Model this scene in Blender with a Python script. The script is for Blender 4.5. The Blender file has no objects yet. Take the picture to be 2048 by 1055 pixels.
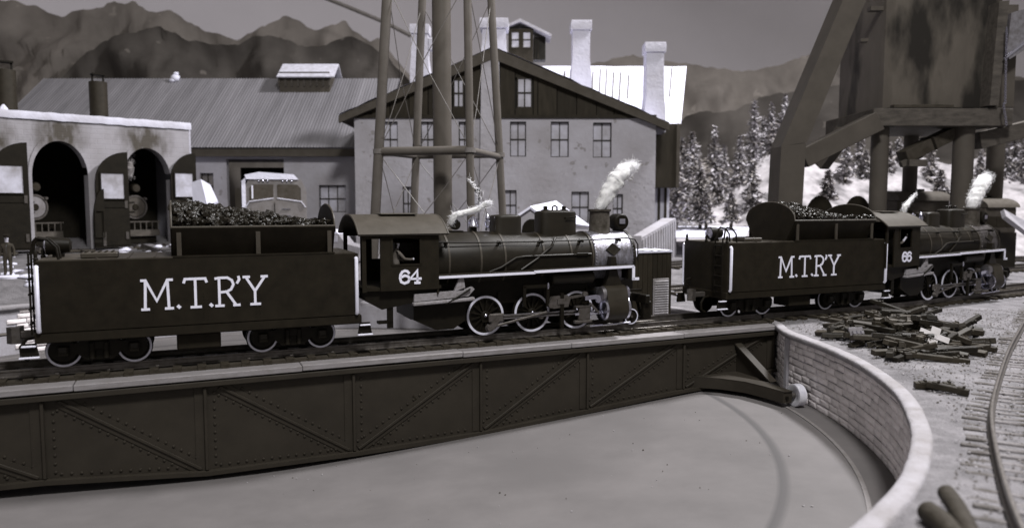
# Model-railway turntable diorama, built at 87:1 (one unit = one metre of the modelled railway).
import bpy, bmesh, math, random
from mathutils import Matrix, Vector, noise
random.seed(7)
R = math.radians
sc = bpy.context.scene
C = sc.collection
# ------------------------------------------------------------------ camera
F, CX, CY, YH, H = 1500.0, 1024.0, 527.5, 410.0, 4.69
PITCH = math.atan((CY - YH) / F)
cam = bpy.data.cameras.new('camera'); camo = bpy.data.objects.new('camera', cam); C.objects.link(camo)
camo.location = (0, 0, H); camo.rotation_euler = (math.pi / 2 - PITCH, 0, 0)
cam.sensor_width = 36; cam.lens = F / 2048 * 36; cam.clip_end = 600; cam.clip_start = 0.1
cam.dof.use_dof = True; cam.dof.focus_distance = 27.5; cam.dof.aperture_fstop = 0.24
sc.camera = camo
# ------------------------------------------------------------------ light
w = bpy.data.worlds.new('World'); sc.world = w; w.use_nodes = True
bg = w.node_tree.nodes['Background']; bg.inputs[0].default_value = (1.0, 0.95, 0.89, 1); bg.inputs[1].default_value = 0.27
def area(name, loc, tgt, size, power, colr=(1, 1, 1), spread=180):
    l = bpy.data.lights.new(name, 'AREA'); l.shape = 'DISK'; l.size = size; l.energy = power; l.color = colr; l.spread = R(spread)
    o = bpy.data.objects.new(name, l); C.objects.link(o); o.location = loc
    o.rotation_euler = (Vector(tgt) - Vector(loc)).to_track_quat('-Z', 'Y').to_euler(); return o
area('ceiling_lamp', (42, 52, 62), (6, 46, 0), 8, 92000, (1, 0.98, 1.0))
area('room_lamp', (9, -3, 50), (-2, 34, 0), 9, 34000, (1.0, 0.98, 0.97))
sc.view_settings.view_transform = 'Standard'; sc.view_settings.look = 'None'
sc.view_settings.exposure = 0.0; sc.view_settings.gamma = 1.0; sc.view_settings.use_curve_mapping = False
# ------------------------------------------------------------------ helpers
def at(x, y, Y):
    a = (x - CX) / F; b = -(y - CY) / F
    d = Vector((a, math.cos(PITCH) + b * math.sin(PITCH), -math.sin(PITCH) + b * math.cos(PITCH)))
    return Vector((0, 0, H)) + d * (Y / d.y)
def atz(x, y, z):
    a = (x - CX) / F; b = -(y - CY) / F
    d = Vector((a, math.cos(PITCH) + b * math.sin(PITCH), -math.sin(PITCH) + b * math.cos(PITCH)))
    return Vector((0, 0, H)) + d * ((z - H) / d.z)
T = lambda x, y, z: Matrix.Translation((x, y, z))
RX = lambda a: Matrix.Rotation(R(a), 4, 'X')
RY = lambda a: Matrix.Rotation(R(a), 4, 'Y')
RZ = lambda a: Matrix.Rotation(R(a), 4, 'Z')
def col(v, cool=None):
    t = cool if cool is not None else min(1, max(0, (math.log(max(v, .008)) - math.log(.02)) / (math.log(.55) - math.log(.02))))
    a, b = (1.22, 1.0, 0.66), (1.0, 1.0, 1.17)
    return tuple(min(.95, v * (a[i] + (b[i] - a[i]) * t)) for i in range(3)) + (1,)
MATS = {}
def mat(name, v, rough=.6, metal=0, var=.25, scale=3.0, bump=0.0, bscale=30.0, spots=None, spec=.5, stretch=None, v2=None, thr=None, cool=None, rnd=0):
    """tinted grey with noise variation; v2/thr: second tone where a large noise exceeds thr; spots: (v, scale, threshold) specks"""
    if name in MATS: return MATS[name]
    if v < .09 and spec == .5: spec = .2
    m = bpy.data.materials.new(name); m.use_nodes = True; nt = m.node_tree; N = nt.nodes; L = nt.links
    p = N['Principled BSDF']; p.inputs['Roughness'].default_value = rough; p.inputs['Metallic'].default_value = metal
    p.inputs['Specular IOR Level'].default_value = spec
    tc = N.new('ShaderNodeTexCoord'); src = tc.outputs['Object']
    if stretch:
        mp = N.new('ShaderNodeMapping'); mp.inputs['Scale'].default_value = stretch; L.new(src, mp.inputs[0]); src = mp.outputs[0]
    nz = N.new('ShaderNodeTexNoise'); nz.inputs['Scale'].default_value = scale; nz.inputs['Detail'].default_value = 6; nz.inputs['Roughness'].default_value = .65
    L.new(src, nz.inputs['Vector'])
    rp = N.new('ShaderNodeValToRGB'); rp.color_ramp.elements[0].position = .3; rp.color_ramp.elements[1].position = .7
    rp.color_ramp.elements[0].color = col(v * (1 - var), cool); rp.color_ramp.elements[1].color = col(min(.9, v * (1 + var)), cool)
    L.new(nz.outputs[0], rp.inputs[0]); out = rp.outputs[0]
    def over(out, v_, scale_, thr_, soft):
        n2 = N.new('ShaderNodeTexNoise'); n2.inputs['Scale'].default_value = scale_; n2.inputs['Detail'].default_value = 5; L.new(src, n2.inputs['Vector'])
        r2 = N.new('ShaderNodeValToRGB'); r2.color_ramp.elements[0].position = thr_; r2.color_ramp.elements[1].position = thr_ + soft
        r2.color_ramp.elements[0].color = (0, 0, 0, 1); r2.color_ramp.elements[1].color = (1, 1, 1, 1); L.new(n2.outputs[0], r2.inputs[0])
        mx = N.new('ShaderNodeMix'); mx.data_type = 'RGBA'; L.new(r2.outputs[0], mx.inputs[0]); L.new(out, mx.inputs[6]); mx.inputs[7].default_value = col(v_, cool); return mx.outputs[2]
    if v2 is not None: out = over(out, v2, scale * .35, thr or .55, .12)
    if spots: out = over(out, spots[0], spots[1], spots[2], .02)
    if rnd:
        oi = N.new('ShaderNodeObjectInfo'); mr = N.new('ShaderNodeMapRange'); mr.inputs[3].default_value = 1 - rnd; mr.inputs[4].default_value = 1 + rnd; L.new(oi.outputs['Random'], mr.inputs[0])
        hs = N.new('ShaderNodeHueSaturation'); L.new(mr.outputs[0], hs.inputs['Value']); L.new(out, hs.inputs['Color']); out = hs.outputs[0]
    L.new(out, p.inputs['Base Color'])
    if bump:
        n3 = N.new('ShaderNodeTexNoise'); n3.inputs['Scale'].default_value = bscale; n3.inputs['Detail'].default_value = 5; L.new(src, n3.inputs['Vector'])
        bp = N.new('ShaderNodeBump'); bp.inputs['Strength'].default_value = bump; bp.inputs['Distance'].default_value = .1; L.new(n3.outputs[0], bp.inputs['Height']); L.new(bp.outputs[0], p.inputs['Normal'])
    MATS[name] = m; return m
class B:
    def __init__(s): s.v = []; s.f = []; s.mi = []
    def add(s, vs, fs, M=None, mi=0):
        o = len(s.v)
        s.v += [tuple(M @ Vector(p)) if M else tuple(p) for p in vs]
        s.f += [tuple(i + o for i in f) for f in fs]; s.mi += [mi] * len(fs); return s
    def box(s, c, d, M=None, bev=0, mi=0):
        x, y, z = (k / 2 for k in d); cx, cy, cz = c
        if bev <= 0:
            vs = [(cx + i * x, cy + j * y, cz + k * z) for i in (-1, 1) for j in (-1, 1) for k in (-1, 1)]
            fs = [(0, 1, 3, 2), (4, 6, 7, 5), (0, 4, 5, 1), (2, 3, 7, 6), (0, 2, 6, 4), (1, 5, 7, 3)]
            return s.add(vs, fs, M, mi)
        b = min(bev, x * .9, y * .9, z * .9); vs = []; idx = {}
        for i in (-1, 1):
            for j in (-1, 1):
                for k in (-1, 1):
                    for a in range(3):
                        q = [x - b, y - b, z - b]; q[a] += b
                        idx[(i, j, k, a)] = len(vs); vs.append((cx + i * q[0], cy + j * q[1], cz + k * q[2]))
        fs = []
        for a in range(3):
            for sgn in (-1, 1):
                o = [q for q in range(3) if q != a]; ring = []
                for u, v in ((-1, -1), (1, -1), (1, 1), (-1, 1)):
                    t = [0, 0, 0]; t[a] = sgn; t[o[0]] = u; t[o[1]] = v; ring.append(idx[(t[0], t[1], t[2], a)])
                flip = (sgn > 0) == (a == 1)
                fs.append(tuple(reversed(ring)) if flip else tuple(ring))
        for i in (-1, 1):
            for j in (-1, 1):
                for k in (-1, 1):
                    f = [idx[(i, j, k, a)] for a in range(3)]
                    fs.append(tuple(f) if i * j * k > 0 else tuple(reversed(f)))
        for a in range(3):
            o = [q for q in range(3) if q != a]
            for u in (-1, 1):
                for v in (-1, 1):
                    q = []
                    for wv in (-1, 1):
                        t = [0, 0, 0]; t[a] = wv; t[o[0]] = u; t[o[1]] = v
                        q.append((t[0], t[1], t[2]))
                    f = [idx[q[0] + (o[0],)], idx[q[1] + (o[0],)], idx[q[1] + (o[1],)], idx[q[0] + (o[1],)]]
                    fs.append(tuple(f))
        return s.add(vs, fs, M, mi)
    def tube(s, path, r, n=8, M=None, cap=True, mi=0):
        P = [Vector(p) for p in path]; k = len(P); rr = r if isinstance(r, (list, tuple)) else [r] * k; vs = []; up = None
        for i in range(k):
            d = (P[min(i + 1, k - 1)] - P[max(i - 1, 0)]).normalized()
            if up is None: up = d.orthogonal().normalized()
            up = (up - d * up.dot(d))
            up = up.normalized() if up.length > 1e-6 else d.orthogonal().normalized()
            sd = d.cross(up)
            for j in range(n):
                a = 2 * math.pi * j / n; vs.append(P[i] + (up * math.cos(a) + sd * math.sin(a)) * rr[i])
        fs = [(i * n + j, i * n + (j + 1) % n, (i + 1) * n + (j + 1) % n, (i + 1) * n + j) for i in range(k - 1) for j in range(n)]
        if cap: fs += [tuple(reversed(range(n))), tuple((k - 1) * n + j for j in range(n))]
        return s.add(vs, fs, M, mi)
    def lathe(s, prof, n=24, M=None, mi=0):
        k = len(prof); vs = [(r * math.cos(2 * math.pi * j / n), r * math.sin(2 * math.pi * j / n), z) for r, z in prof for j in range(n)]
        fs = [(i * n + j, i * n + (j + 1) % n, (i + 1) * n + (j + 1) % n, (i + 1) * n + j) for i in range(k - 1) for j in range(n)]
        fs += [tuple(reversed(range(n))), tuple((k - 1) * n + j for j in range(n))]
        return s.add(vs, fs, M, mi)
    def ring(s, r0, r1, z0, z1, n=32, M=None, a0=0, a1=360, mi=0):
        full = abs(a1 - a0) >= 360; k = n if full else n + 1; vs = []
        for j in range(k):
            a = R(a0 + (a1 - a0) * j / n); c_, s_ = math.cos(a), math.sin(a)
            vs += [(r0 * c_, r0 * s_, z0), (r1 * c_, r1 * s_, z0), (r1 * c_, r1 * s_, z1), (r0 * c_, r0 * s_, z1)]
        fs = []
        for j in range(n):
            a, b = j * 4, ((j + 1) % k) * 4
            for q in range(4): fs.append((a + q, b + q, b + (q + 1) % 4, a + (q + 1) % 4))
        if not full: fs += [(0, 1, 2, 3), tuple(reversed(range((k - 1) * 4, k * 4)))]
        return s.add(vs, fs, M, mi)
    def prism(s, poly, a, b, ax='y', M=None, mi=0):
        n = len(poly)
        mk = {'y': lambda p, q: (p[0], q, p[1]), 'x': lambda p, q: (q, p[0], p[1]), 'z': lambda p, q: (p[0], p[1], q)}[ax]
        vs = [mk(p, a) for p in poly] + [mk(p, b) for p in poly]
        fs = [tuple(range(n)), tuple(reversed(range(n, 2 * n)))] + [(i, n + i, n + (i + 1) % n, (i + 1) % n) for i in range(n)]
        return s.add(vs, fs, M, mi)
    def bar(s, p, q, w_, h_, M=None, mi=0, bev=0):
        p, q = Vector(p), Vector(q); d = q - p; L = d.length; X = d.normalized()
        up = Vector((0, 0, 1)) if abs(X.z) < .95 else Vector((0, 1, 0))
        Y = up.cross(X).normalized(); Z = X.cross(Y)
        m = Matrix((X, Y, Z)).transposed().to_4x4(); m.translation = (p + q) / 2
        return s.box((0, 0, 0), (L, w_, h_), (M @ m) if M else m, bev, mi)
    def slab(s, quad, th, mi=0):
        a, b, c, d = (Vector(p) for p in quad); n = (b - a).cross(d - a).normalized() * th
        vs = [a, b, c, d] + [p - n for p in (a, b, c, d)]
        return s.add(vs, [(0, 1, 2, 3), (7, 6, 5, 4), (0, 4, 5, 1), (1, 5, 6, 2), (2, 6, 7, 3), (3, 7, 4, 0)], None, mi)
    def dome(s, p, r, n=6, M=None, up=(0, 0, 1)):
        u = Vector(up).normalized(); m = u.to_track_quat('Z', 'Y').to_matrix().to_4x4(); m.translation = Vector(p)
        m = M @ m if M else m
        return s.lathe([(r, -r * .2), (r * .8, r * .5), (r * .25, r * .8)], n, m)
    def strokes(s, paths, wd, th, M):
        for k, P in enumerate(paths):
            t = th + .0006 * k; P = [Vector((a, b)) for a, b in P]; vs = []; n = len(P)
            for i in range(n):
                d0 = (P[i] - P[i - 1]).normalized() if i else None; d1 = (P[i + 1] - P[i]).normalized() if i < n - 1 else None
                d = ((d0 or d1) + (d1 or d0)).normalized(); nn = Vector((-d.y, d.x)); c_ = max(.6, nn.dot(Vector((-(d1 or d0).y, (d1 or d0).x))))
                off = nn * (wd / 2 / c_); e = d * (wd * .3) * (-1 if i == 0 else 1 if i == n - 1 else 0)
                for q in (P[i] + off + e, P[i] - off + e): vs += [(q.x, -t, q.y), (q.x, .004, q.y)]
            fs = []
            for i in range(n - 1):
                a, b = i * 4, i * 4 + 4
                fs += [(a, a + 2, b + 2, b), (a, b, b + 1, a + 1), (a + 2, a + 3, b + 3, b + 2)]
            fs += [(0, 1, 3, 2), (4 * n - 4, 4 * n - 2, 4 * n - 1, 4 * n - 3)]
            s.add(vs, fs, M)
        return s
    def build(s, name, m, parent=None, label=None, cat=None, group=None, kind=None, ang=35, smooth=True):
        me = bpy.data.meshes.new(name); me.from_pydata(s.v, [], s.f)
        for mm in (m if isinstance(m, (list, tuple)) else [m]): me.materials.append(mm)
        if any(s.mi): me.polygons.foreach_set('material_index', s.mi)
        bm = bmesh.new(); bm.from_mesh(me); bmesh.ops.recalc_face_normals(bm, faces=bm.faces); bm.to_mesh(me); bm.free()
        if smooth:
            me.shade_smooth(); me.set_sharp_from_angle(angle=R(ang))
        o = bpy.data.objects.new(name, me); C.objects.link(o); o.parent = parent
        return tag(o, label, cat, group, kind)
def tag(o, label=None, cat=None, group=None, kind=None):
    if label: o['label'] = label
    if cat: o['category'] = cat
    if group: o['group'] = group
    if kind: o['kind'] = kind
    return o
def thing(name, label, cat, M=None, group=None):
    o = bpy.data.objects.new(name, None); C.objects.link(o); o.empty_display_size = .3
    if M is not None: o.matrix_world = M
    return tag(o, label, cat, group)
def inst(src, parent, M):
    o = bpy.data.objects.new(src.name.split('.')[0], src.data); C.objects.link(o); o.parent = parent; o.matrix_local = M; return o
def copy_tree(o, parent=None):
    c = o.copy(); C.objects.link(c); c.parent = parent
    for ch in list(o.children): copy_tree(ch, c)
    return c
def arc(cx, cy, r, a0, a1, n): return [(cx + r * math.cos(R(a0 + (a1 - a0) * i / n)), cy + r * math.sin(R(a0 + (a1 - a0) * i / n))) for i in range(n + 1)]
def rand_lump(r, sq=.35):
    ph = (1 + 5 ** .5) / 2
    V = [Vector(p).normalized() for p in ((-1, ph, 0), (1, ph, 0), (-1, -ph, 0), (1, -ph, 0), (0, -1, ph), (0, 1, ph), (0, -1, -ph), (0, 1, -ph), (ph, 0, -1), (ph, 0, 1), (-ph, 0, -1), (-ph, 0, 1))]
    Fc = [(0, 11, 5), (0, 5, 1), (0, 1, 7), (0, 7, 10), (0, 10, 11), (1, 5, 9), (5, 11, 4), (11, 10, 2), (10, 7, 6), (7, 1, 8), (3, 9, 4), (3, 4, 2), (3, 2, 6), (3, 6, 8), (3, 8, 9), (4, 9, 5), (2, 4, 11), (6, 2, 10), (8, 6, 7), (9, 8, 1)]
    sx, sy, sz = (random.uniform(.65, 1.3) for _ in range(3))
    return [(v.x * r * sx * random.uniform(1 - sq, 1 + sq), v.y * r * sy * random.uniform(1 - sq, 1 + sq), v.z * r * sz * random.uniform(1 - sq, 1 + sq)) for v in V], Fc
RE = lambda: Matrix.Rotation(random.uniform(0, 6.28), 4, Vector((random.uniform(-1, 1), random.uniform(-1, 1), random.uniform(-1, 1))).normalized())
# ------------------------------------------------------------------ materials
BLACK = mat('black_paint', .0125, .6, 0, .3, 2.0, .05, 60, spots=(.15, 26, .775), spec=.1)
BOILER = mat('boiler_black', .011, .45, 0, .3, 1.5, .05, 40, spots=(.25, 14, .765), spec=.22)
ROOFB = mat('dusty_black', .04, .5, 0, .25, 2.0, .05, 50, spots=(.3, 18, .77), spec=.3)
FRAME = mat('frame_black', .007, .5, 0, .3, 4, .05, 40, spec=.12)
GEAR = mat('dull_steel', .10, .42, .6, .35, 6)
ROD = mat('rod_steel', .24, .32, .85, .3, 5)
CHROME = mat('bright_metal', .62, .2, 1, .1, 4)
SILVER = mat('galvanised', .36, .42, .85, .55, 9, .3, 40, stretch=(1, 1, .4))
SILVER2 = mat('dull_smokebox', .12, .38, .8, .6, 5, .15, 40)
WHITE = mat('white_paint', .78, .5, 0, .06, 6)
TYRE = mat('white_tyre', .62, .45, 0, .12, 8)
TAN = mat('tan_tread', .24, .65, 0, .3, 9, .3, 50)
GIRD = mat('girder_paint', .026, .6, 0, .16, 1.0, .03, 50, spec=.15, cool=.22)
DECK = mat('deck_board', .21, .75, 0, .22, 2.2, .1, 30, stretch=(1, 4, 4), rnd=.12)
TIE = mat('tie_wood', .03, .7, 0, .35, 5, .2, 30, spec=.15)
RAIL = mat('rail_steel', .10, .4, .6, .35, 5)
FLOOR = mat('pit_floor_paint', .102, .7, 0, .16, .35, .03, 20, spots=(.5, 9, .775), cool=.66, v2=.085, thr=.5)
RING = mat('ring_track_paint', .10, .7, 0, .12, 2)
STONE = mat('pit_stone', .85, .85, 0, .12, 1.2, .35, 9, cool=.7, rnd=.12)
MORTAR = mat('pit_mortar', .34, .9, 0, .15, 2, .2, 14)
COPING = mat('coping_plaster', .26, .85, 0, .22, 1.6, .3, 10)
GROUND = mat('snowy_gravel', .15, .9, 0, .4, 1.6, .7, 14, v2=.1, thr=.56, spots=(.05, 15, .66), cool=.78)
GRAIN = [mat('grain_pale', .24, .9), mat('grain_grey', .1, .9), mat('grain_dark', .06, .9)]
PLASTER = mat('white_plaster', .42, .9, 0, .12, .5, .35, 4)
PLASTER2 = mat('grey_plaster', .32, .9, 0, .16, .35, .35, 3, spots=(.22, 1.6, .66))
SNOWP = mat('snow', .72, .9, 0, .08, 1.0, .3, 6)
DARKWOOD = mat('dark_boards', .02, .7, 0, .3, 1.5, .1, 10, stretch=(3, 3, .5), spec=.15, rnd=.25)
FASCIA = mat('dark_fascia', .05, .7, 0, .2, 1.5)
GLASS = mat('pale_pane', .40, .25, 0, .3, .7)
PANE2 = mat('window_card', .4, .4, 0, .5, .6)
MUNTIN = mat('dark_muntin', .02, .6)
TINROOF = mat('corrugated_tin', .15, .6, .1, .28, .8, .05, 20, stretch=(1.4, .12, .12), cool=.85)
PIPE = mat('tower_pipe', .085, .55, 0, .15, 1.2)
WIRE = mat('rigging_wire', .12, .5)
CONC = mat('coal_tower_paint', .06, .7, 0, .15, .8, .06, 14, cool=.35, spec=.2)
CONCS = mat('stained_tower_wall', .075, .75, 0, .14, 1.1, .05, 12, v2=.014, thr=.50, stretch=(1.1, 1, .4), cool=.35, spec=.2)
TIMBER = mat('weathered_timber', .06, .75, 0, .4, 2.0, .2, 14, stretch=(.6, 2, 2), cool=.4, spec=.2)
TIMBERD = mat('sooty_timber', .035, .75, 0, .4, 2.0, .2, 14)
COAL = mat('coal', .009, .27, 0, .5, 6, .3, 20, spec=.5)
COTTON = mat('cotton', .9, 1, 0, .02, 4)
_p = COTTON.node_tree.nodes['Principled BSDF']; _p.inputs['Subsurface Weight'].default_value = 1; _p.inputs['Subsurface Radius'].default_value = (.5, .5, .52); _p.inputs['Subsurface Scale'].default_value = 1.0; _p.inputs['Specular IOR Level'].default_value = 0
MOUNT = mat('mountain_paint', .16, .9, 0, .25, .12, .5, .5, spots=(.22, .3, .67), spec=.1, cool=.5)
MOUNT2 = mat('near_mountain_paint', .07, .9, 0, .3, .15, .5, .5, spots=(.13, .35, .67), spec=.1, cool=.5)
HILL = mat('snowy_hill', .36, .9, 0, .35, .8, .6, 2, v2=.12, thr=.5, cool=.75)
NEEDLE = [mat('needle_dark', .15, .9, cool=.6), mat('needle_grey', .26, .9, cool=.6), mat('needle_snow', .42, .9, cool=.8)]
BARK = mat('bark', .05, .9)
SKYM = mat('backdrop_sky', .68, .95, 0, .06, .03, cool=.8)
SOOT = None
# ------------------------------------------------------------------ train frame and terrain
TH = 24.0
D = Vector((math.cos(R(TH)), math.sin(R(TH)), 0)); NV = Vector((-math.sin(R(TH)), math.cos(R(TH)), 0))
O = Vector((-1.3229, 27.6992, 0))
TF = T(*O) @ RZ(TH)
def st(p): q = Vector((p[0], p[1], 0)) - O; return q.dot(D), q.dot(NV)
PC = Vector((-8.855, 25.42, 0)); ZR = -.35
def sm(a, b, x): t = min(1, max(0, (x - a) / (b - a))); return t * t * (3 - 2 * t)
def pitR(deg): return 20.0 + 1.15 * math.exp(-((deg - 19.5) / 5.5) ** 2)
def ground_z(x, y):
    s, t = st((x, y)); r = math.hypot(x - PC.x, y - PC.y)
    f = -.35 if t < 6 else -.35 + (t - 6) * .062 if t < 25 else .83 + (t - 25) * .11 if t < 36 else 2.04 + (t - 36) * .05
    return -.35 + (f + .35) * sm(20.6, 26, r)
def on_ground(x, y):
    a = (x - CX) / F; b = -(y - CY) / F
    d = Vector((a, math.cos(PITCH) + b * math.sin(PITCH), -math.sin(PITCH) + b * math.cos(PITCH)))
    k = 5.0
    while k < 200:
        p = Vector((0, 0, H)) + d * k
        if p.z <= ground_z(p.x, p.y): return p
        k += .05
    return p
# ------------------------------------------------------------------ backdrop, mountains, ground, pit
b = B(); n = 60
for i in range(n + 1):
    a = R(200 - 220 * i / n); r = 185
    for z in (-20, 150): b.v.append((r * math.cos(a), r * math.sin(a) - 10, z))
b.f = [(2 * i, 2 * i + 2, 2 * i + 3, 2 * i + 1) for i in range(n)]; b.mi = [0] * n
b.build('sky', SKYM, kind='structure')
def interp(P, x):
    if x <= P[0][0]: return P[0][1]
    for (a, ya), (c, yc) in zip(P, P[1:]):
        if x <= c: return ya + (yc - ya) * (x - a) / (c - a)
    return P[-1][1]
def mountain(name, sky, Ytop, Ybot, m, step=7, rough=1.0, seed=0.0):
    x0, x1 = sky[0][0], sky[-1][0]; nx = int((x1 - x0) / step); rows = 26; b = B()
    for i in range(nx + 1):
        px = x0 + (x1 - x0) * i / nx; top = at(px, interp(sky, px) + 4 * noise.noise((px * .05, seed, 0)) + 3 * noise.noise((px * .16, seed, 1)), Ytop)
        for j in range(rows + 1):
            t = j / rows; u = 1 - t
            d = Ytop + (Ybot - Ytop) * t
            X = top.x * (1 + .0 * t); z = 1.0 + (top.z - 1.0) * (u ** 1.1)
            nn = noise.fractal((X * .12 + seed, z * .16, seed), 1, 2, 5)
            nn -= abs(noise.noise((X * .1 + z * .09, z * .06 - X * .03, seed))) * 2.0 + abs(noise.noise((X * .3 - z * .22, z * .2, seed + 3))) * .9
            env = math.sin(math.pi * min(1, t * 1.02)) ** .6 if t > 0 else 0
            b.v.append((X, d - nn * 4 * env * rough, z + nn * 1.0 * env * rough))
    k = rows + 1
    b.f = [(i * k + j, (i + 1) * k + j, (i + 1) * k + j + 1, i * k + j + 1) for i in range(nx) for j in range(rows)]; b.mi = [0] * len(b.f)
    return b.build(name, m, kind='structure', ang=180)
SKL = [(-220, 30), (-120, -20), (0, -2), (30, 2), (60, 13), (70, 9), (100, 28), (125, 36), (150, 22), (175, 18), (200, 17), (225, 4), (245, 8), (268, 5), (290, 20), (310, 25), (340, 18), (370, 40), (410, 62), (440, 70), (475, 78), (500, 66), (540, 45), (575, 30), (592, 38), (625, 60), (655, 55), (690, 42), (705, 60), (740, 82), (760, 76), (780, 105), (820, 150), (900, 215), (1000, 280)]
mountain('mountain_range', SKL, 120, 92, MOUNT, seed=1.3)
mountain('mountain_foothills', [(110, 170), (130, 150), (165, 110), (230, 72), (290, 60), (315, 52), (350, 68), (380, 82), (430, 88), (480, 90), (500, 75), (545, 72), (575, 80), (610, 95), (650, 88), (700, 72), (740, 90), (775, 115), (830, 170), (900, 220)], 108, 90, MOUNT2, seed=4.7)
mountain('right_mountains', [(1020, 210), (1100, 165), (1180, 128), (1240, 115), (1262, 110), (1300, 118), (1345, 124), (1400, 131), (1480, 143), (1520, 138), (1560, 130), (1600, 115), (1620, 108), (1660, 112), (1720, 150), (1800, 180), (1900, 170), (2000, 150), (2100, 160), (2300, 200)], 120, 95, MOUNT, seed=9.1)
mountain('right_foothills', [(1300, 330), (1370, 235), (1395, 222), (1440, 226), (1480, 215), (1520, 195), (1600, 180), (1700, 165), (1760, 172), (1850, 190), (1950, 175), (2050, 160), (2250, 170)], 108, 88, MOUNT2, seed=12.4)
rk = at(1745, 140, 117)
mountain('pale_cliff', [(1700, 170), (1722, 110), (1735, 95), (1760, 85), (1785, 92), (1800, 120), (1825, 175)], 113, 106, mat('pale_rock', .22, .9, 0, .4, .5, .4, 2), step=4, seed=3.3)
# ground: polar sheet around the pit
b = B(); NA = 180
rad = [0, .35, .9, 1.8, 3, 4.5, 6.5, 9, 12, 16, 21, 27, 34, 42, 52, 64, 80, 110]
for i in range(NA):
    a = 360 * i / NA; a_ = a - 360 if a > 180 else a
    for r in rad:
        x = PC.x + (pitR(a_) + .25 + r) * math.cos(R(a)); y = PC.y + (pitR(a_) + .25 + r) * math.sin(R(a))
        b.v.append((x, y, ground_z(x, y) + (.05 * noise.noise((x * .7, y * .7, 0)) if r > .3 else -.02)))
k = len(rad)
b.f = [(i * k + j, i * k + j + 1, ((i + 1) % NA) * k + j + 1, ((i + 1) % NA) * k + j) for i in range(NA) for j in range(k - 1)]; b.mi = [0] * len(b.f)
b.build('ground', GROUND, kind='structure', ang=180)
def floor_z(r): return -2.8 if r > 17 else -2.8 - .062 * (17 - r)
b = B(); rr = [0, 3, 6, 9, 12, 14, 16, 17, 18, 19, 20.6, 21.4]
for i in range(120):
    for r in rr: b.v.append((r * math.cos(R(3 * i)), r * math.sin(R(3 * i)), floor_z(r)))
k = len(rr)
b.f = [(i * k + j, i * k + j + 1, ((i + 1) % 120) * k + j + 1, ((i + 1) % 120) * k + j) for i in range(120) for j in range(k - 1)]; b.mi = [0] * len(b.f)
pfl = b.build('pit_floor', FLOOR, kind='structure', ang=180); pfl.location = (PC.x, PC.y, 0)
nt = FLOOR.node_tree; N_ = nt.nodes; Lk = nt.links; tc_ = N_.new('ShaderNodeTexCoord'); mp_ = N_.new('ShaderNodeMapping'); mp_.inputs['Scale'].default_value = (1, 1, 0); Lk.new(tc_.outputs['Object'], mp_.inputs[0])
ln_ = N_.new('ShaderNodeVectorMath'); ln_.operation = 'LENGTH'; Lk.new(mp_.outputs[0], ln_.inputs[0]); mr_ = N_.new('ShaderNodeMapRange'); mr_.inputs[1].default_value = 16.96; mr_.inputs[2].default_value = 17.38; Lk.new(ln_.outputs['Value'], mr_.inputs[0])
cr_ = N_.new('ShaderNodeValToRGB'); el = cr_.color_ramp.elements; el[0].position = 0; el[0].color = (0, 0, 0, 1); el[1].position = 1; el[1].color = (0, 0, 0, 1)
for ps, v_ in ((.32, .95), (.62, .8)): e_ = el.new(ps); e_.color = (v_, v_, v_, 1)
Lk.new(mr_.outputs[0], cr_.inputs[0]); pb_ = N_['Principled BSDF']; mx_ = N_.new('ShaderNodeMix'); mx_.data_type = 'RGBA'; Lk.new(cr_.outputs[0], mx_.inputs[0]); Lk.new(pb_.inputs['Base Color'].links[0].from_socket, mx_.inputs[6]); mx_.inputs[7].default_value = col(.05, .7); Lk.new(mx_.outputs[2], pb_.inputs['Base Color'])
B().ring(19.12, 19.24, -.04, .025, 160, T(PC.x, PC.y, -2.8)).build('guide_rail', mat('guide_ring', .17, .7), label='thin outer guide ring on the pit floor close to the wall', cat='rail')
# pit wall
pw = thing('pit_wall', 'curved stone block retaining wall lining the turntable pit', 'wall', T(PC.x, PC.y, 0))
b = B()
for i in range(241):
    a = -180 + 1.5 * i; r = pitR(a) + .16
    for z in (-3.0, -.36): b.v.append((r * math.cos(R(a)), r * math.sin(R(a)), z))
b.f = [(2 * i, 2 * i + 2, 2 * i + 3, 2 * i + 1) for i in range(240)]; b.mi = [0] * 240
b.build('mortar_bed', MORTAR, pw)
blk = []
for q in range(6):
    bb = B(); g = 6; L_, h_, dp = 1.0, 1.0, .05
    for iz in range(g + 1):
        for ix in range(g + 1):
            e = ix in (0, g) or iz in (0, g); bb.v.append((-(0 if e else dp * random.uniform(.75, 1.0)), (-.5 if ix == 0 else .5 if ix == g else (-.46 if ix == 1 else .46 if ix == g - 1 else (ix / g - .5) + random.uniform(-.04, .04))), (-.5 if iz == 0 else .5 if iz == g else (-.43 if iz == 1 else .43 if iz == g - 1 else (iz / g - .5) + random.uniform(-.04, .04)))))
    for iz in range(g):
        for ix in range(g): a = iz * (g + 1) + ix; bb.f.append((a, a + 1, a + g + 2, a + g + 1))
    bb.mi = [0] * len(bb.f); o = bb.build('stone_block', STONE, pw, ang=60); blk.append(o)
used = set(); nb = 0; ROWS = 9; RH = 2.32 / ROWS
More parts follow.
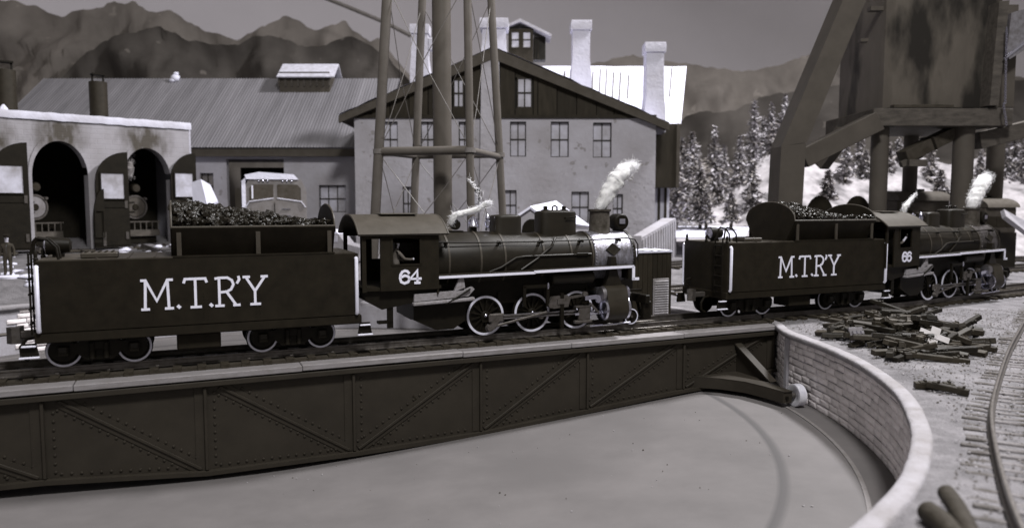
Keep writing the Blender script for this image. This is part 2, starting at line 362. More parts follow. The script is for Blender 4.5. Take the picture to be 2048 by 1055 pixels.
def wall_arc(a0, a1):
    global nb
    for row in range(ROWS):
        a = a0 + random.uniform(0, 3)
        while a < a1:
            wd = random.uniform(.45, .98); da = math.degrees(wd / 20.0); am = a + da / 2; r = pitR(am) + .145
            z = -2.82 + (row + .5) * RH + random.uniform(-.02, .02)
            dr = (pitR(am + 1) - pitR(am - 1)) / (2 * R(1)) / r
            M = RZ(am) @ T(r, 0, z) @ RZ(-math.degrees(math.atan(dr))) @ Matrix.Diagonal((1, wd - .035, RH - .022, 1))
            k = nb % 6
            if k not in used: blk[k].matrix_local = M; used.add(k)
            else: inst(blk[k], pw, M)
            nb += 1; a += da
wall_arc(-37, 17); wall_arc(131, 142)
for a in (11.5,):
    B().box((0, 0, 0), (.2, .28, 2.3), T((pitR(a) + .09) * math.cos(R(a)), (pitR(a) + .09) * math.sin(R(a)), -1.67) @ RZ(a), .05).build('pilaster', MORTAR, pw)
b = B(); prof = [(-.03, -.52), (-.07, -.48), (-.08, -.35), (-.05, -.31), (.02, -.29), (.27, -.29), (.33, -.33), (.35, -.5)]; n = 360
for i in range(n):
    a = -180 + 360 * i / n; wob = .03 * noise.noise((i * .15, 0, 0))
    for dr, z in prof:
        r = pitR(a) + dr + wob + .02 * noise.noise((i * .6, dr * 9, 0)); b.v.append((r * math.cos(R(a)), r * math.sin(R(a)), z + .012 * noise.noise((i * .5, dr * 5, 3))))
k = len(prof); b.f = [(i * k + j, ((i + 1) % n) * k + j, ((i + 1) % n) * k + j + 1, i * k + j + 1) for i in range(n) for j in range(k - 1)]; b.mi = [0] * len(b.f)
b.build('coping', COPING, pw, ang=180)
# loose gravel on the near ground, right of the pit
b = B(); random.seed(3)
for i in range(16000):
    x, y = random.uniform(6, 24), random.uniform(9, 36); s_, t_ = st((x, y))
    if math.hypot(x - PC.x, y - PC.y) < 20.75 or t_ > -1.1: continue
    v, f_ = rand_lump(random.uniform(.018, .042)); b.add(v[:4] + v[8:10], [(0, 1, 4), (1, 2, 4), (2, 3, 5), (0, 3, 5), (0, 4, 5), (1, 2, 3)], T(x, y, ground_z(x, y) + .03), random.choice((0, 0, 0, 1, 1, 2)))
b.build('gravel', GRAIN, label='pale loose gravel scattered right of the pit rim', cat='gravel', kind='stuff', smooth=False)
# specks of grit on the pit floor
b = B()
for i in range(110):
    a, r = random.uniform(-80, 20), random.uniform(3, 18.8); rr_ = random.uniform(.01, .026)
    v, f_ = rand_lump(rr_); b.add(v, f_, T(PC.x + r * math.cos(R(a)), PC.y + r * math.sin(R(a)), floor_z(r) + rr_ * .6), random.choice((0, 0, 1, 2)))
b.build('grit', GRAIN, label='tiny specks of grit lying on the pit floor', cat='grit', kind='stuff', smooth=False)
# ------------------------------------------------------------------ turntable bridge (train frame: x along the track, y away from the camera, z up, rail top = 0)
random.seed(11)
tb = thing('turntable_bridge', 'dark riveted plate girder turntable bridge spanning the pit', 'bridge', TF)
SL, SRt = -27.2, 12.95
def belly(s):
    P = [(-27.2, -2.28), (-18.0, -2.95), (-13.7, -3.06), (-9.47, -3.42), (-4.97, -3.43), (-.5, -3.32), (3.8, -3.0), (8.2, -2.68), (9.8, -2.62), (12.95, -2.25)]
    return interp(P, s)
bs = [SL, -18, -13.7, -9.47, -4.97, -.5, 3.8, 8.2, 9.8, SRt]
for sy in (-1, 1):
    yw = sy * 1.56
    poly = [(s, belly(s)) for s in bs] + [(SRt, -.6), (SL, -.6)]
    B().prism(poly, yw - .04, yw + .04).build('girder_web', GIRD, tb)
    B().box(((SL + SRt) / 2, sy * 1.62, -.68), (SRt - SL, .36, .17), None, .02).build('top_flange', GIRD, tb)
    b = B()
    for a, c in zip(bs, bs[1:]): b.bar((a, sy * 1.62, belly(a) - .02), (c, sy * 1.62, belly(c) - .02), .34, .13)
    b.build('bottom_flange', GIRD, tb)
STF = [-13.7, -9.47, -4.97, -.5, 3.8, 8.2]
for s in STF + [12.82]:
    zb = belly(s); B().box((s, -1.66, (zb - .77) / 2 + .02), (.09, .14, -.77 - zb - .1), None, .015).build('stiffener', GIRD, tb)
    B().box((s - .12, -1.617, (zb - .77) / 2 + .02), (.36, .035, -.77 - zb - .1)).build('stiffener_plate', GIRD, tb)
dg = [(-17.7, -.82, -13.85, belly(-13.8) + .1), (-13.3, -.82, -9.62, belly(-9.5) + .1), (-9.05, -.82, -5.12, belly(-5) + .1), (-4.82, belly(-4.9) + .1, -.75, -.82), (-.35, belly(-.4) + .1, 3.55, -.82), (3.95, belly(3.9) + .1, 7.9, -.82), (8.35, belly(8.3) + .1, 12.3, -.82)]
rv = B()
for x0, z0, x1, z1 in dg:
    B().bar((x0, -1.635, z0), (x1, -1.635, z1), .07, .09, bev=.015).build('diagonal_brace', GIRD, tb)
    B().bar((x0, -1.612, z0), (x1, -1.612, z1), .03, .34).build('brace_plate', GIRD, tb)
    d = Vector((x1 - x0, 0, z1 - z0)); L_ = d.length; d.normalize(); nn = Vector((-d.z, 0, d.x))
    for i in range(int(L_ / .25)):
        for sg in (-1, 1):
            p = Vector((x0, -1.6, z0)) + d * (.12 + .25 * i) + nn * sg * .24
            if p.z < -.95 and p.z > belly(p.x) + .18: rv.dome(p, .05, 8, up=(0, -1, 0))
for s in STF:
    for sg in (-.24, .26):
        z = belly(s + sg) + .22
        while z < -.95: rv.dome((s + sg, -1.6, z), .05, 8, up=(0, -1, 0)); z += .245
for a, c in zip([-18] + STF, STF + [12.6]):
    n_ = int((c - a - .7) / .25)
    for i in range(n_): x = a + .4 + .25 * i; rv.dome((x, -1.6, belly(x) + .17), .05, 8, up=(0, -1, 0))
rv.build('rivets', GIRD, tb, kind='stuff')
B().bar((-2.95, -1.612, -1.75), (-2.6, -1.612, -2.2), .02, .05).build('scratch', BLACK, tb)
# walkway boards, joints between lengths
js = [-27.2, -19.4, -12.9, -6.6, -1.2, 3.05, 8.1, 12.98]
for a, c in zip(js, js[1:]):
    dz = random.uniform(-.012, .012)
    B().box(((a + c) / 2, -1.48, -.45 + dz), (c - a - .015, .66 + random.uniform(-.02, .02), .18), T(0, 0, 0) @ RZ(random.uniform(-.06, .06)), .02).build('walkway_board', DECK, tb)
    B().box(((a + c) / 2, 1.48, -.45 + dz), (c - a - .015, .66, .18), None, .02).build('walkway_board', DECK, tb)
B().box(((SL + SRt) / 2, 0, -.40), (SRt - SL, 2.28, .26)).build('deck', mat('deck_dark', .035, .8, 0, .3, 2), tb)
def rail_profile(): return [(-.075, -.22), (.075, -.22), (.075, -.2), (.022, -.17), (.018, -.07), (.036, -.05), (.036, -.005), (.028, 0), (-.028, 0), (-.036, -.005), (-.036, -.05), (-.018, -.07), (-.022, -.17), (-.075, -.2)]
for sy in (-.745, .745): B().prism([(p[0] + sy, p[1]) for p in rail_profile()], SL, SRt, 'x').build('rail', RAIL, tb)
t0 = None; s = -20.0
while s < 12.8:
    M = T(s, random.uniform(-.03, .03), -.31) @ RZ(random.uniform(-1, 1))
    if t0 is None: t0 = B().box((0, 0, 0), (.26, 2.36, .19), None, .015).build('tie', TIE, tb); t0.matrix_local = M
    else: inst(t0, tb, M)
    s += .66 + random.uniform(-.03, .03)
c0 = None; s = -20.0
while s < 12.9:
    M = T(s, -.745, -.19)
    if c0 is None: c0 = B().box((0, 0, 0), (.1, .27, .05), None, .01).build('rail_chair', RAIL, tb); c0.matrix_local = M
    else: inst(c0, tb, M)
    s += 1.32
# outrigger arm and wheel at the right-hand end
ws, wt = 10.75, -4.72
pts = [(8.7, -1.62), (9.5, -2.35), (10.0, -3.2), (10.15, -4.1), (10.2, -5.0), (10.58, -5.05), (10.62, -4.2), (10.7, -3.2), (11.2, -2.3), (11.9, -1.62)]
B().prism(pts, -2.62, -2.2, 'z').build('outrigger_arm', GIRD, tb)
B().prism(pts, -2.2, -2.17, 'z', T(10.2, -3.2, 0) @ Matrix.Diagonal((1.03, 1.02, 1, 1)) @ T(-10.2, 3.2, 0)).build('outrigger_plate', GIRD, tb)
B().prism([(-1.63, -1.0), (-1.63, -2.2), (-3.6, -2.2)], 10.9, 11.0, 'x').build('gusset', GIRD, tb)
B().bar((10.95, -1.6, -1.0), (10.95, -3.7, -2.18), .34, .06).build('gusset_flange', GIRD, tb)
wm = T(10.86, -4.72, -2.36) @ RZ(-22) @ RX(-90) @ RY(90)
wl = B().lathe([(.2, -.1), (.36, -.16), (.42, -.15), (.42, .15), (.36, .16), (.2, .1)], 32, T(10.86, -5.0, -2.37) @ RZ(-8) @ RY(90)).build('outrigger_wheel', mat('wheel_silver', .75, .35, .3), tb)
B().lathe([(.1, -.26), (.1, .26)], 12, T(10.86, -5.0, -2.37) @ RZ(-8) @ RY(90)).build('axle', GEAR, wl)
B().box((11.2, -4.85, -2.36), (.3, .2, .45), None, .03).build('axle_box', FRAME, tb)
B().lathe([(.07, -.03), (.07, .03)], 10, T(10.36, -5.04, -2.42) @ RX(90)).build('pivot_bolt', FRAME, tb)
# bracket platform for the control cabin on the far side
B().box((9.3, 2.75, -.46), (3.0, 2.2, .16), None, .02).build('cabin_platform', DECK, tb)
for s in (8.2, 10.3): B().bar((s, 1.6, -2.0), (s, 3.6, -.56), .12, .14).build('platform_bracket', GIRD, tb)
# control cabin
cb = thing('control_cabin', 'small dark plank control cabin with pale louvred door on the bridge', 'cabin', TF @ T(9.16, 2.62, -.38))
cw, cd, chh = 1.02, .62, 2.95
B().box((0, 0, chh / 2), (2 * cw - .06, 2 * cd - .06, chh - .02)).build('cabin_core', FRAME, cb)
k = 0
for i in range(8):
    x0 = -cw + i * 2 * cw / 8; top = chh + (.02 if i else -.3)
    B().prism([(x0 + .012, 0), (x0 + 2 * cw / 8 - .012, 0), (x0 + 2 * cw / 8 - .012, chh), (x0 + .012, chh - (.3 if i == 0 else 0))], -cd - .04, -cd + .03).build('plank', DARKWOOD, cb)
for i in range(4): B().box((cw, -cd + (i + .5) * cd / 2, chh / 2), (.06, cd / 2 - .02, chh)).build('plank', DARKWOOD, cb)
b = B(); n = 14
for i in range(n + 1):
    x = -cw + .25 + (2 * cw - .2) * i / n
    for y in (-cd - .12, 0, cd + .12): b.v.append((x, y, chh + .1 + random.uniform(-.03, .04)))
b.f = [(i * 3 + j, i * 3 + 3 + j, i * 3 + 4 + j, i * 3 + 1 + j) for i in range(n) for j in (0, 1)]; b.mi = [0] * len(b.f)
b.box((.1, 0, chh + .05), (2 * cw - .15, 2 * cd + .22, .1), None, .03)
b.slab([(-cw - .12, -cd - .1, chh - .3), (-cw + .2, -cd - .1, chh + .08), (-cw + .2, cd + .1, chh + .08), (-cw - .12, cd + .1, chh - .3)], .08)
b.build('snowy_roof', SNOWP, cb)
dr = B().box((.44, -cd - .07, .98), (.84, .06, 1.66), None, .015).build('louvre_door', mat('louvre_frame', .2, .7), cb)
for i in range(14): B().box((0, 0, 0), (.72, .05, .07), T(.44, -cd - .11, .26 + i * .11) @ RX(-28)).build('slat', mat('louvre_slat', .24, .7), dr)
# ------------------------------------------------------------------ track builder
def track(name, label, path, m_tie=TIE, ties=True, sp=.66, tw=.24, sink=0, group=None):
    P = [Vector(p) for p in path]; t = thing(name, label, 'track', T(*P[0]), group); o0 = P[0]
    seg = [(P[i + 1] - P[i]).normalized() for i in range(len(P) - 1)]
    nr = []
    for i in range(len(P)):
        d = (seg[max(0, i - 1)] + seg[min(len(seg) - 1, i)]).normalized(); nr.append(Vector((-d.y, d.x, 0)).normalized())
    for sy in (-.745, .745):
        b = B(); pr = rail_profile(); k = len(pr)
        for i in range(len(P)):
            for a, c in pr: b.v.append(P[i] - o0 + nr[i] * (sy + a) + Vector((0, 0, c)))
        b.f = [(i * k + j, i * k + (j + 1) % k, (i + 1) * k + (j + 1) % k, (i + 1) * k + j) for i in range(len(P) - 1) for j in range(k)]; b.mi = [0] * len(b.f)
        b.build('rail', RAIL, t)
    if not ties: return t
    first = None; acc = 0.0
    for i in range(len(P) - 1):
        L_ = (P[i + 1] - P[i]).length
        while acc < L_:
            p = P[i] + seg[i] * acc - o0; ang = math.degrees(math.atan2(seg[i].y, seg[i].x)) + random.uniform(-2, 2)
            M = T(p.x + random.uniform(-.03, .03), p.y, p.z - .29 - sink * random.uniform(.6, 1.35) + random.uniform(-.02, .01)) @ RZ(ang) @ Matrix.Diagonal((1, random.uniform(.93, 1.07), 1, 1))
            if first is None: first = B().box((0, 0, 0), (tw, 2.5, .17), None, .02).build('tie', m_tie, t); first.matrix_local = M
            else: inst(first, t, M)
            acc += sp
        acc -= L_
    return t
def tp(s, t, z=0): p = O + D * s + NV * t; return (p.x, p.y, z)
path66 = [(13.1, 0), (15, 0), (17, 0), (19, 0), (20.5, .07), (22, .2), (24, .45), (26, .72), (28, 1.0), (31, 1.42), (35, 1.95), (40, 2.55), (48, 3.4), (60, 4.5)]
track('railway_track', 'straight track under locomotive 66 leading off the turntable', [tp(*q) for q in path66])
lp = [(2085, 575), (2060, 620), (2040, 655), (2018, 695), (1998, 750), (1986, 795), (1983, 830), (1989, 875), (2003, 935), (2022, 995), (2045, 1052), (2080, 1130)]
L3 = [atz(x, y, -.05) for x, y in lp]; ce = []
for i, p in enumerate(L3):
    d = (L3[min(i + 1, len(L3) - 1)] - L3[max(i - 1, 0)]).normalized(); ce.append(p + Vector((-d.y, d.x, 0)) * .745)
fine = []
for i in range(len(ce) - 1):
    for q in range(3):
        p0, p1, p2, p3 = ce[max(i - 1, 0)], ce[i], ce[i + 1], ce[min(i + 2, len(ce) - 1)]; u = q / 3
        fine.append(.5 * ((2 * p1) + (p2 - p0) * u + (2 * p0 - 5 * p1 + 4 * p2 - p3) * u * u + (3 * p1 - p0 - 3 * p2 + p3) * u ** 3))
track('railway_track', 'curved track at the right edge beside the gravel', fine, mat('pale_tie', .045, .8, 0, .5, 2, .3, 20, v2=.22, thr=.54), sp=.46, tw=.13, sink=.07)
def gpath(pts, n=10):
    G = [on_ground(x, y) for x, y in pts]; out = []
    for a, c in zip(G, G[1:]):
        for i in range(n):
            p = a.lerp(c, i / n); out.append((p.x, p.y, ground_z(p.x, p.y) + .3))
    return out
track('railway_track', 'distant track running behind both tenders across the snow', gpath([(1255, 540), (1400, 528), (1700, 522), (2048, 520), (2150, 519)]), sp=.9)
track('railway_track', 'middle track passing beyond the front of locomotive 66', [tp(s, 9 + .004 * (s - 14) ** 1.6, ground_z(*tp(s, 9 + .004 * (s - 14) ** 1.6)[:2]) + .28) for s in range(15, 52, 2)], sp=.8)
# ------------------------------------------------------------------ lettering
LT = {'M': [[(.1, 0), (.13, 1)], [(.85, 0), (.82, 1)], [(.13, 1), (.47, .28), (.82, 1)], [(0, 0), (.22, 0)], [(.74, 0), (.98, 0)], [(0, 1), (.12, 1)], [(.84, 1), (.97, 1)]],
      'T': [[(0, .88), (.04, 1), (.7, 1), (.74, .88)], [(.37, 0), (.37, 1)], [(.22, 0), (.54, 0)]],
      'R': [[(.12, 0), (.12, 1)], [(0, 0), (.26, 0)], [(0, .98), (.12, 1), (.4, 1), (.55, .9), (.6, .75), (.52, .58), (.38, .5), (.12, .48)], [(.36, .5), (.68, 0)], [(.6, 0), (.8, 0)]],
      'Y': [[(.06, 1), (.37, .48)], [(.72, 1), (.37, .48), (.37, 0)], [(-.02, 1), (.18, 1)], [(.6, 1), (.8, 1)], [(.22, 0), (.54, 0)]],
      "'": [[(.05, 1.02), (.07, .92), (.0, .8)]], '.': [[(0, .03), (.02, .05)]],
      '6': [[(.82, .8), (.7, .95), (.5, 1), (.28, .92), (.13, .7), (.09, .4), (.18, .12), (.45, 0), (.74, .09), (.88, .32), (.76, .54), (.48, .62), (.2, .5)]],
      '4': [[(.66, 0), (.66, 1), (.05, .33), (.95, .33)], [(.46, 0), (.86, 0)]]}
def write(b, txt, hh, wd, M):
    for ch, x in txt: b.strokes([[(x + p * hh, q * hh) for p, q in st_] for st_ in LT[ch]], wd * (1.5 if ch == '.' else 1), .02, M)
    return b
# ------------------------------------------------------------------ wheels
def wheel(parent, x, y, r, name='wheel', spokes=0, out=-1, tyre=TYRE):
    """wheel in plane xz; out = -1 faces the camera side"""
    M = T(x, y, r) @ RX(90 if out < 0 else -90)
    if spokes:
        b = B().ring(r * .80, r * .97, -.06, .05, 36, M)
        b.lathe([(r * .22, -.06), (r * .22, .07), (r * .14, .1)], 14, M)
        for i in range(spokes):
            a = 360 * i / spokes; b.box((r * .5, 0, 0), (r * .66, .055, .06), M @ RZ(a))
        b.prism([(r * .25 * math.cos(R(q)), r * .25 * math.sin(R(q))) for q in range(0, 181, 30)] + [(-.12, -.35 * r), (.12, -.35 * r)], -.05, .06, 'z', M)
        b.lathe([(r * .97, -.1), (r * 1.05, -.1), (r * 1.05, -.06), (r * .97, -.05)], 36, M)
    else:
        b = B().lathe([(r * 1.06, -.1), (r * 1.06, -.06), (r, -.05), (r, .05), (r * .8, .05), (r * .74, .02), (r * .3, .03), (r * .22, .09)], 32, M)
    o = b.build(name, FRAME, parent)
    B().ring(r * (.885 if spokes else .87), r * .995, .03, .062, 44, M).build('tyre', tyre, o)
    if spokes: B().lathe([(.06, .05), (.06, .13), (.03, .15)], 10, M).build('axle_end', CHROME, o)
    else: B().lathe([(.06, .08), (.05, .11)], 8, M).build('axle_end', GEAR, o)
    return o
# ------------------------------------------------------------------ tender
def make_tender(label, M):
    t = thing('tender', label, 'tender', M)
    poly = [(-4.42, -1.5), (4.5, -1.5), (4.5, 1.5), (-4.42, 1.5), (-4.53, 1.44), (-4.56, 1.36), (-4.56, -1.36), (-4.53, -1.44)]
    body = B().prism(poly, 1.12, 3.12, 'z').build('body', BLACK, t)
    rvb = B()
    for x in (-1.7, -.2, 1.3):
        for i in range(9):
            for dx in (0, .12): rvb.dome((x + dx, -1.5, 1.25 + .1 * i), .018, 5, up=(0, -1, 0))
    rvb.build('rivets', BLACK, body, kind='stuff')
    B().box((-.03, 0, 3.135), (8.9, 2.86, .04)).build('deck_plate', ROOFB, t)
    b = B()
    for x in (-3.0, -2.2, -1.5): b.box((x, 0, 3.165), (.05, 2.8, .02))
    b.build('deck_seam', ROOFB, t)
    B().box((0, 0, .96), (9.2, 2.96, .30), None, .03).build('underframe', BLACK, t)
    ht = B().box((-2.95, -.75, 3.24), (.95, .8, .16), None, .03).build('hatch', ROOFB, t)
    for i in range(5): B().box((-3.3 + i * .17, -.75, 3.335), (.05, .72, .03)).build('hatch_rib', BLACK, ht)
    # bunker
    bk = B().box((1.38, 0, 3.19), (4.7, 2.1, .08)).build('bunker', BLACK, t)
    for sy in (-1, 1):
        B().slab([(-1.0, sy * 1.02, 3.16), (3.75, sy * 1.02, 3.16), (3.75, sy * 1.5, 4.03), (-1.0, sy * 1.5, 4.03)], .05 * sy).build('bunker_side', BLACK, bk)
        B().tube([(-1.02, sy * 1.5, 4.03), (3.78, sy * 1.5, 4.03)], .035, 6).build('bunker_rim', ROOFB, bk)
        B().box((1.38, sy * 1.44, 3.165), (4.75, .1, .05)).build('bunker_ledge', BLACK, bk)
        for x in (-.82, 1.42, 3.6): B().box((x, sy * 1.45, 3.58), (.13, .05, .88)).build('bunker_post', ROOFB, bk)
    for x in (-1.02, 3.76):
        top = 4.82 if x < 0 else 4.72
        pl = [(-1.04, 3.16), (1.04, 3.16), (1.5, 4.0)] + [(1.5 * math.cos(R(a)) , 4.05 + (top - 4.05) * math.sin(R(a))) for a in range(8, 173, 12)] + [(-1.5, 4.0)]
        B().prism(pl, x - .025, x + .025, 'x').build('bunker_end', BLACK, bk)
        B().tube([(x, p[0], p[1]) for p in pl[2:]], .032, 6).build('end_rim', ROOFB, bk)
    for x in (-4.47, 4.43):
        for sy in (-1, 1): B().tube([(x, sy * 1.52, 1.16), (x, sy * 1.575, 1.22), (x, sy * 1.575, 2.93), (x, sy * 1.52, 2.99)], .06, 8).build('grab_rail', WHITE, t)
    for sy in (-1, 1):
        Mx = T(-1.87, -1.502, 1.64) if sy < 0 else RZ(180) @ T(-1.87, -1.502, 1.64)
        write(B(), [('M', 0), ('.', .98), ('T', 1.14), ('.', 1.88), ('R', 2.02), ("'", 2.64), ('Y', 2.84)], .85, .074, Mx).build('lettering', WHITE, t)
    for xc in (-3.05, 2.45):
        tr = B().box((xc, 0, .62), (.5, 2.3, .3), None, .04)
        for sy in (-1, 1):
            y = sy * 1.02
            pl = [(xc - 1.28, .62), (xc - 1.2, .74), (xc - .6, .70), (xc - .3, .80), (xc + .3, .80), (xc + .6, .70), (xc + 1.2, .74), (xc + 1.28, .62), (xc + 1.2, .38), (xc + .6, .42), (xc + .34, .2), (xc - .34, .2), (xc - .6, .42), (xc - 1.2, .38)]
            tr.prism(pl, y - .07, y + .07)
            for q in (-.18, .18): tr.lathe([(.09, .24), (.07, .32), (.09, .4), (.07, .48), (.09, .56), (.07, .64), (.09, .7)], 10, T(xc + q, y + sy * .1, 0))
            for q in (-.92, .92): tr.prism([(xc + q + .36 * math.cos(R(a)), .5 + .3 * math.sin(R(a))) for a in range(0, 360, 24)], y - .05, y + .05)
        tro = tr.build('truck_frame', FRAME, t)
        for dx in (-.92, .92):
            for sy in (-1, 1):
                wheel(tro, xc + dx, sy * .82, .47, out=sy)
                B().box((xc + dx, sy * 1.12, .5), (.3, .16, .3), None, .03).build('journal_box', FRAME, tro)
                B().box((xc + dx, sy * 1.21, .55), (.2, .02, .16), None, .008).build('journal_lid', BOILER, tro)
    B().box((-.35, -.75, .56), (1.25, 1.0, .5), None, .05).build('tool_box', BLACK, t)
    for x in (-4.75, 4.72):
        for sy in (-1, 1):
            so = B().prism([(x - .17, .83), (x + .17, .83), (x + .24, .42), (x - .24, .42)], sy * 1.36 - .02, sy * 1.36 + .02).build('step', FRAME, t)
            for zz, hw in ((.75, .18), (.43, .25)): B().box((x, sy * 1.42, zz), (2 * hw, .14, .045), None, .015).build('tread', WHITE, so)
    lad = B()
    for y in (-1.28, -.82): lad.box((-4.68, y, 2.2), (.05, .06, 2.3), None, .01)
    for i in range(5): lad.box((-4.7, -1.05, 1.35 + .42 * i), (.07, .46, .06), None, .01)
    lad.build('ladder', FRAME, t)
    B().tube([(-4.62, -1.28, 3.3)] + [(-4.6 + .12 * (1 - math.cos(R(a))), -1.28, 3.35 + .42 * math.sin(R(a))) for a in (20, 50, 90)] + [(-4.2, -1.28, 3.72), (-4.0, -1.28, 3.5), (-3.95, -1.28, 3.14)], .035, 8).build('grab_hoop', FRAME, t)
    B().tube([(-4.62, -.85, 3.3)] + [(-4.6 + .12 * (1 - math.cos(R(a))), -.85, 3.35 + .42 * math.sin(R(a))) for a in (20, 50, 90)] + [(-4.2, -.85, 3.72), (-4.0, -.85, 3.5), (-3.95, -.85, 3.14)], .035, 8).build('grab_hoop', FRAME, t)
    la = B().lathe([(.10, -.35), (.2, -.3), (.25, 0), (.27, .26), (.27, .3)], 20, T(-4.1, -.05, 3.5) @ RY(-90)).build('lamp', FRAME, t)
    B().lathe([(.24, .285), (.24, .32), (.1, .37)], 20, T(-4.1, -.05, 3.5) @ RY(-90)).build('lens', CHROME, la)
    B().box((-3.95, -.05, 3.5), (.3, .34, .28), None, .04).build('lamp_box', mat('lamp_reflector', .5, .3, .5), la)
    B().box((-4.1, -.05, 3.2), (.3, .2, .12)).build('bracket', FRAME, la)
    for y in (-1.3, .0, 1.3): B().lathe([(.06, 0), (.07, .1), (.045, .13), (.06, .24), (.02, .34)], 10, T(-4.5, y * 1.02, 3.1)).build('marker_lamp', FRAME, t)
    B().dome((-4.42, -1.34, 3.08), .07, 10, up=(-.4, -.8, .3)).build('rail_knob', WHITE, t)
    cp = B().box((-4.85, 0, .9), (.7, .24, .22), None, .03)
    cp.prism([(-5.15, -.2), (-5.35, -.24), (-5.5, -.1), (-5.42, .05), (-5.3, .0), (-5.2, .22), (-5.1, .2)], .66, 1.14, 'z')
    cp.build('coupler', GEAR, t)
    B().tube([(-4.7, -.45, .85), (-4.95, -.48, .82), (-5.1, -.5, .6), (-5.08, -.5, .32), (-4.9, -.5, .2)], .05, 8).build('brake_hose', FRAME, t)
    B().tube([(-4.6, .9, 1.5), (-4.85, .9, 1.45), (-4.9, .9, 1.25), (-4.75, .9, 1.2), (-4.7, .9, .9)], .05, 8).build('steam_hose', FRAME, t)
    return t
XT = -9.22
t64 = make_tender('near black coal tender coupled behind locomotive 64, big pale lettering', TF @ T(XT, 0, 0))
t66 = copy_tree(t64); t66['label'] = 'farther black coal tender coupled behind locomotive 66'; t66.matrix_world = TF @ T(15.02, 0, 0)
# next vehicle's coupling, cut by the left edge of the picture
cv = thing('coupled_wagon', 'coupler and hose of another vehicle at the left edge', 'wagon', TF @ T(-15.85, 0, 0))
B().box((-.2, -.9, 1.35), (.22, .16, 1.5), None, .03).build('end_post', FRAME, cv)
B().lathe([(.05, -.4), (.22, -.3), (.27, 0), (.22, .3), (.05, .4)], 14, T(.1, -.9, 1.0) @ RY(90)).build('buffer_knuckle', FRAME, cv)
B().tube([(.3, -.9, 1.0), (1.2, -.5, 1.0)], .05, 8).build('drawbar', GEAR, cv)
B().tube([(.0, -.95, .8), (.05, -.98, .5), (-.1, -1.0, .25), (-.4, -1.0, .1)], .06, 8).build('brake_hose', FRAME, cv)
B().box((-3.5, 0, 1.6), (6.2, 2.6, 1.6), None, .05).build('body', BLACK, cv)
for x in (-1.8, -3.4): wheel(cv, x, -.82, .47); wheel(cv, x, .82, .47, out=1)
# coal loads
def coal(label, M, n, seed):
    random.seed(seed); b = B()
    ht = lambda x, y: max(4.2, (4.98 - .15 * (x + .9) - .12 * max(0, x - 2.2)) - .5 * (abs(y) / 1.4) ** 2)
    b.prism([(-.95, 3.25), (3.7, 3.25), (3.7, 3.95), (-.95, 4.45)], -1.02, 1.02)
    for i in range(n):
        x, y = random.uniform(-.93, 3.68), random.uniform(-1.38, 1.38); r = random.uniform(.06, .14) if random.random() < .9 else .17
        z = ht(x, y) - r * random.uniform(.5, 1.2) - .12 + .08 * noise.noise((x * 1.5, y * 1.5, seed))
        v, f_ = rand_lump(r); b.add(v, f_, T(x, y, z) @ RE())
    for i in range(n // 3):
        x, y = random.uniform(-.95, 3.7), random.choice((-1, 1)) * random.uniform(1.3, 1.42); r = random.uniform(.05, .1)
        v, f_ = rand_lump(r); b.add(v, f_, T(x, y, 4.06 + random.uniform(-.02, .14) + (.2 * max(0, 1.5 - x) / 2.5) * random.random()) @ RE())
    o = b.build('coal_load', COAL, label=label, cat='coal', kind='stuff', smooth=False); o.matrix_world = M
coal('heap of glossy coal lumps in the near tender bunker', TF @ T(XT, 0, 0), 900, 5)
coal('heap of coal lumps in the farther tender bunker', TF @ T(15.02, 0, 0), 900, 6)
